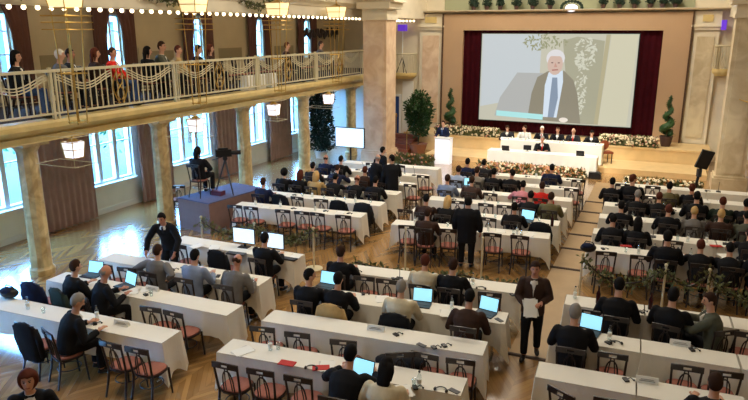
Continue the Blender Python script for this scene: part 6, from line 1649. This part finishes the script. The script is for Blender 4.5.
for i in range(17):
    c = chair(-13.6+.1*math.sin(i*2.3), 8.9+i*.92, -1.0+.2*math.sin(i*1.7), 'empty gallery chair in the back row, %s from the left' % (ordn+['thirteenth', 'fourteenth', 'fifteenth', 'sixteenth', 'seventeenth'])[i], 'gallery chairs'); c.location.z = 3.466
for i, y in enumerate((17.3, 17.95, 18.6)):
    tag(obj('seat_cover', B().prism([(-.02, 0), (.3, 0), (.29, .42), (.24, .46), (-.0, .44)], 'y', y-.16, y+.16), M_PAPER), 'pale upright board behind the balustrade, %s from the left' % ordn[i], 'board', 'pale boards in the gallery').location = (-12.22, 0, 3.47)
# coats and hats hanging at the far end of the gallery
t = thing('wall_hanging', 'dark brown rough edged wall hanging at the far end of the gallery', 'decoration', (XL+.1, 27.4, 5.15))
b = B()
for k in range(22): b.ball((.04, -1.6+k*.15, .1*math.sin(k*1.9)), (.05, .13, .16+.06*math.sin(k*2.7)), 7, 5)
obj('carved_panel', b, M_DARKWOOD, t)

# ------------------------------------------------------------------ ropes with garlands
def stanchion(x, y, label, base=True, m=M_RAIL, h=.95):
    t = thing('rope_stanchion', label, 'post', (x, y, 0), group='rope stanchions')
    obj('base', B().lathe((0, 0, 0), [(.2, 0), (.2, .015), (.05, .035)] if base else [(.09, 0), (.09, .012), (.03, .02)], 18), m, t)
    obj('pole', B().tube([(0, 0, .02), (0, 0, h)], .022, 8), m, t); obj('knob', B().ball((0, 0, h+.02), .034), m, t)
def garland(p0, p1, sag, label, dens=150, thick=.1):
    t = thing('garland_rope', label, 'garland', p0)
    v = Vector(p1)-Vector(p0); n = 16
    pts = [v*(k/n)-Vector((0, 0, sag*4*(k/n)*(1-k/n))) for k in range(n+1)]
    obj('rope', B().tube(pts, .02, 7), M_DARKWOOD, t)
    def pl():
        k = R_.randrange(n); p = pts[k].lerp(pts[k+1], R_.random()); d = Vector((R_.gauss(0, 1), R_.gauss(0, 1), R_.gauss(-.2, 1))).normalized()
        return p+d*R_.uniform(0, thick), d
    o = obj('greenery', leaves(int(dens*v.length), pl, .1, R_), M_LEAFO, t); o['kind'] = 'stuff'
stl = [(-9.9, 12.0, 'rope stanchion behind the left part of the monitor table'), (-8.45, 12.1, 'rope stanchion behind the two lit monitors'), (-7.0, 12.3, 'white rope stanchion with a broad round base left of the centre block'),
       (-5.07, 13.1, 'pale rope stanchion behind the left chairs of the fourth centre table'), (-3.31, 13.15, 'pale rope stanchion behind the right part of the fourth centre table'),
       (-1.22, 12.95, 'pale rope stanchion at the aisle, right block'), (.31, 12.95, 'cream rope stanchion behind the black haired suited man'), (1.06, 13.0, 'cream rope stanchion behind the turned man'), (2.5, 13.05, 'cream rope stanchion at the right frame edge')]
for x, y, lb in stl: stanchion(x, y, lb, base=(x == -7.0))
garland((-9.9, 12.0, .9), (-8.45, 12.1, .9), .28, 'leafy garland rope left of the two lit monitors', 240, .14)
garland((-8.45, 12.1, .9), (-7.0, 12.3, .93), .3, 'leafy garland rope right of the two lit monitors', 240, .12)
garland((-5.6, 11.55, .62), (-3.3, 11.75, .62), .1, 'low greenery rope along the far side of the fourth centre table', 120, .07)
garland((-3.3, 11.75, .62), (-2.1, 11.85, .62), .08, 'low greenery rope at the right end of the fourth centre table', 120, .07)
garland((-1.22, 12.95, .9), (.31, 12.95, .9), .42, 'leafy garland rope left of the first cream stanchion', 200, .13)
garland((.31, 12.95, .9), (1.06, 13.0, .9), .3, 'leafy garland rope between the two cream stanchions', 160, .12)
garland((1.06, 13.0, .9), (2.5, 13.05, .9), .42, 'leafy garland rope at the right frame edge', 260, .15)
for x0, x1, yy in ((-5.6, -3.3, 11.6), (-3.3, -2.1, 11.8)): pass
# garlands of greenery on the upper cornice
for y0, y1, lb in ((12.6, 14.6, 'green garland looped on the cornice above the red jacket guest'), (8.6, 9.6, 'green garland looped on the cornice above the capped woman'), (16.6, 18.4, 'green garland looped on the cornice between the chandeliers')):
    garland((XG+.2, y0, 6.18), (XG+.2, y1, 6.2), .18, lb, 160, .1)

# aisle boards and cable covers
struct('aisle_runner', B().box(-2.02, 10.12, .0, -1.32, 24.1, .012), M_RUNNER)
for i, y in enumerate((10.08, 14.6, 16.09, 17.35, 18.65, 19.8, 21.1)):
    o = obj('cable_cover', B().prism([(y-.05, 0), (y+.05, 0), (y+.025, .026), (y-.025, .026)], 'x', -2.06 if i else -2.15, -1.28 if i else -1.2), M_CABLE)
    o.location.z = .012 if i else 0
    tag(o, 'dark cable cover crossing the centre aisle, %s from the camera' % ordn[i], 'cable cover', 'cable covers across the aisle')
tag(obj('coat_heap', B().ball((0, 0, .1), (.36, .2, .1), 14, 8).ball((.2, .05, .13), (.22, .16, .1), 12, 7), tone('black'), smooth=True), 'black coat heap on chair seats behind the long haired woman', 'coat').location = (-3.2, 8.02, .49)

# ------------------------------------------------------------------ outside the windows
struct('ground_outside', B().box(-60, -20, -.6, XL-.6, 60, -.5), mat('pale_ground', (50, 54, 50), .9))
t = thing('backdrop_building', 'added backdrop facade across the garden toning the view through the windows', 'backdrop_building', (-52, 16, -.5))  # unseen house added as backdrop, keeps the panes from clipping to bare sky
obj('facade', B().box(-4, -60, 0, 0, 60, 6.6), mat('backdrop_facade', (70, 72, 70), .9), t)
obj('roof', B().prism([(-4.2, 6.6), (.3, 6.6), (-2, 8.2)], 'y', -60.2, 60.2), mat('slate_roof', (110, 112, 118), .8), t)
for k in range(30):
    for zz in (1.2, 4.2): obj('window', B().box(-.02, -50+k*3.4, zz, .04, -48.6+k*3.4, zz+1.7), M_DKGREY, t)
out_lab = ['leftmost', 'second', 'third', 'fourth', 'fifth', 'sixth']
for i, (x, y, h) in enumerate(((-22, 15.5, 4.0), (-21, 21.0, 3.6), (-23, 27.5, 4.2), (-21.5, 34.5, 3.8), (-22.5, 43.0, 4.4))):
    t = thing('tree', 'bare blurred garden tree outside the lower windows, %s from the left' % out_lab[i], 'tree', (x, y, -.5), group='trees outside the windows')
    obj('trunk', B().tube([(0, 0, 0), (.1, .05, h*.5), (0, .1, h*.85)], [.16, .12, .05], 8), M_BARK, t)
    def pl(h=h):
        d = Vector((R_.gauss(0, 1), R_.gauss(0, 1), R_.gauss(0, 1))).normalized(); q = R_.uniform(.4, 1)
        return Vector((0, 0, h*.62))+Vector((d.x*1.7, d.y*1.7, d.z*h*.4))*q, d
    obj('foliage', leaves(260, pl, .3, R_), M_BRANCH, t)

# ------------------------------------------------------------------ light
wd = bpy.data.worlds.new('sky'); SC.world = wd; wd.use_nodes = True
bg = wd.node_tree.nodes['Background']; bg.inputs[0].default_value = (.16, .47, 1.0, 1); bg.inputs[1].default_value = WORLD
def area(name, loc, rot, sx, sy, power, col):
    l = bpy.data.lights.new(name, 'AREA'); l.shape = 'RECTANGLE'; l.size = sx; l.size_y = sy; l.energy = power; l.color = col
    o = link(name, l); o.location = loc; o.rotation_euler = rot; return o
for i, (a, b) in enumerate(LOW+UPP):
    if b < 4: continue
    z0, z1 = LZ if i < len(LOW) else UZ
    o = area('window_portal', (XL-.32, (a+b)/2, (z0+z1)/2), (0, -PI/2, 0), z1-z0, b-a, 1, (1, 1, 1)); o.data.cycles.is_portal = True
WARM = (1.0, .91, .76)
for x, y, e in HALL: area('ceiling_fill_light', (x, y, 9.4), (0, 0, 0), 2.2, 2.2, e, WARM)  # unseen area fills added under the ceiling to brighten the hall
def spot(loc, to, e, ang, col, blend=.6, r=.15):
    l = bpy.data.lights.new('stage_spotlight', 'SPOT'); l.energy = e; l.spot_size = ang; l.spot_blend = blend; l.color = col; l.shadow_soft_size = r
    o = link('stage_spotlight', l); o.location = loc; d = Vector(to)-Vector(loc); o.rotation_euler = d.to_track_quat('-Z', 'Y').to_euler()
for a in SPOTS: spot(*a)
for y in (8, 12, 16, 20, 24): 
    l = bpy.data.lights.new('gallery_point_light', 'POINT'); l.energy = GALP; l.color = (1, .82, .56); l.shadow_soft_size = .2
    link('gallery_point_light', l).location = (-12.6, y, 6.1)  # point lights below the gallery ceiling, no fixture modelled

# ------------------------------------------------------------------ camera and colour management
cam = bpy.data.cameras.new('camera'); cam.sensor_width = 36; cam.lens = 36*652/748; cam.clip_end = 300
co = link('camera', cam); co.location = (0, 0, 5.3)
co.rotation_euler = (PI/2-math.radians(14.614), 0, math.radians(24.071))
SC.camera = co
vs = SC.view_settings; vs.view_transform = 'Standard'; vs.look = 'None'; vs.exposure = EXPO; vs.gamma = 1; vs.use_curve_mapping = False
try:
    SC.cycles.use_denoising = True; SC.cycles.max_bounces = 6; SC.cycles.diffuse_bounces = 4; SC.cycles.glossy_bounces = 3; SC.cycles.transparent_max_bounces = 10; SC.cycles.sample_clamp_indirect = 15; SC.cycles.caustics_reflective = False; SC.cycles.caustics_refractive = False
except Exception: pass
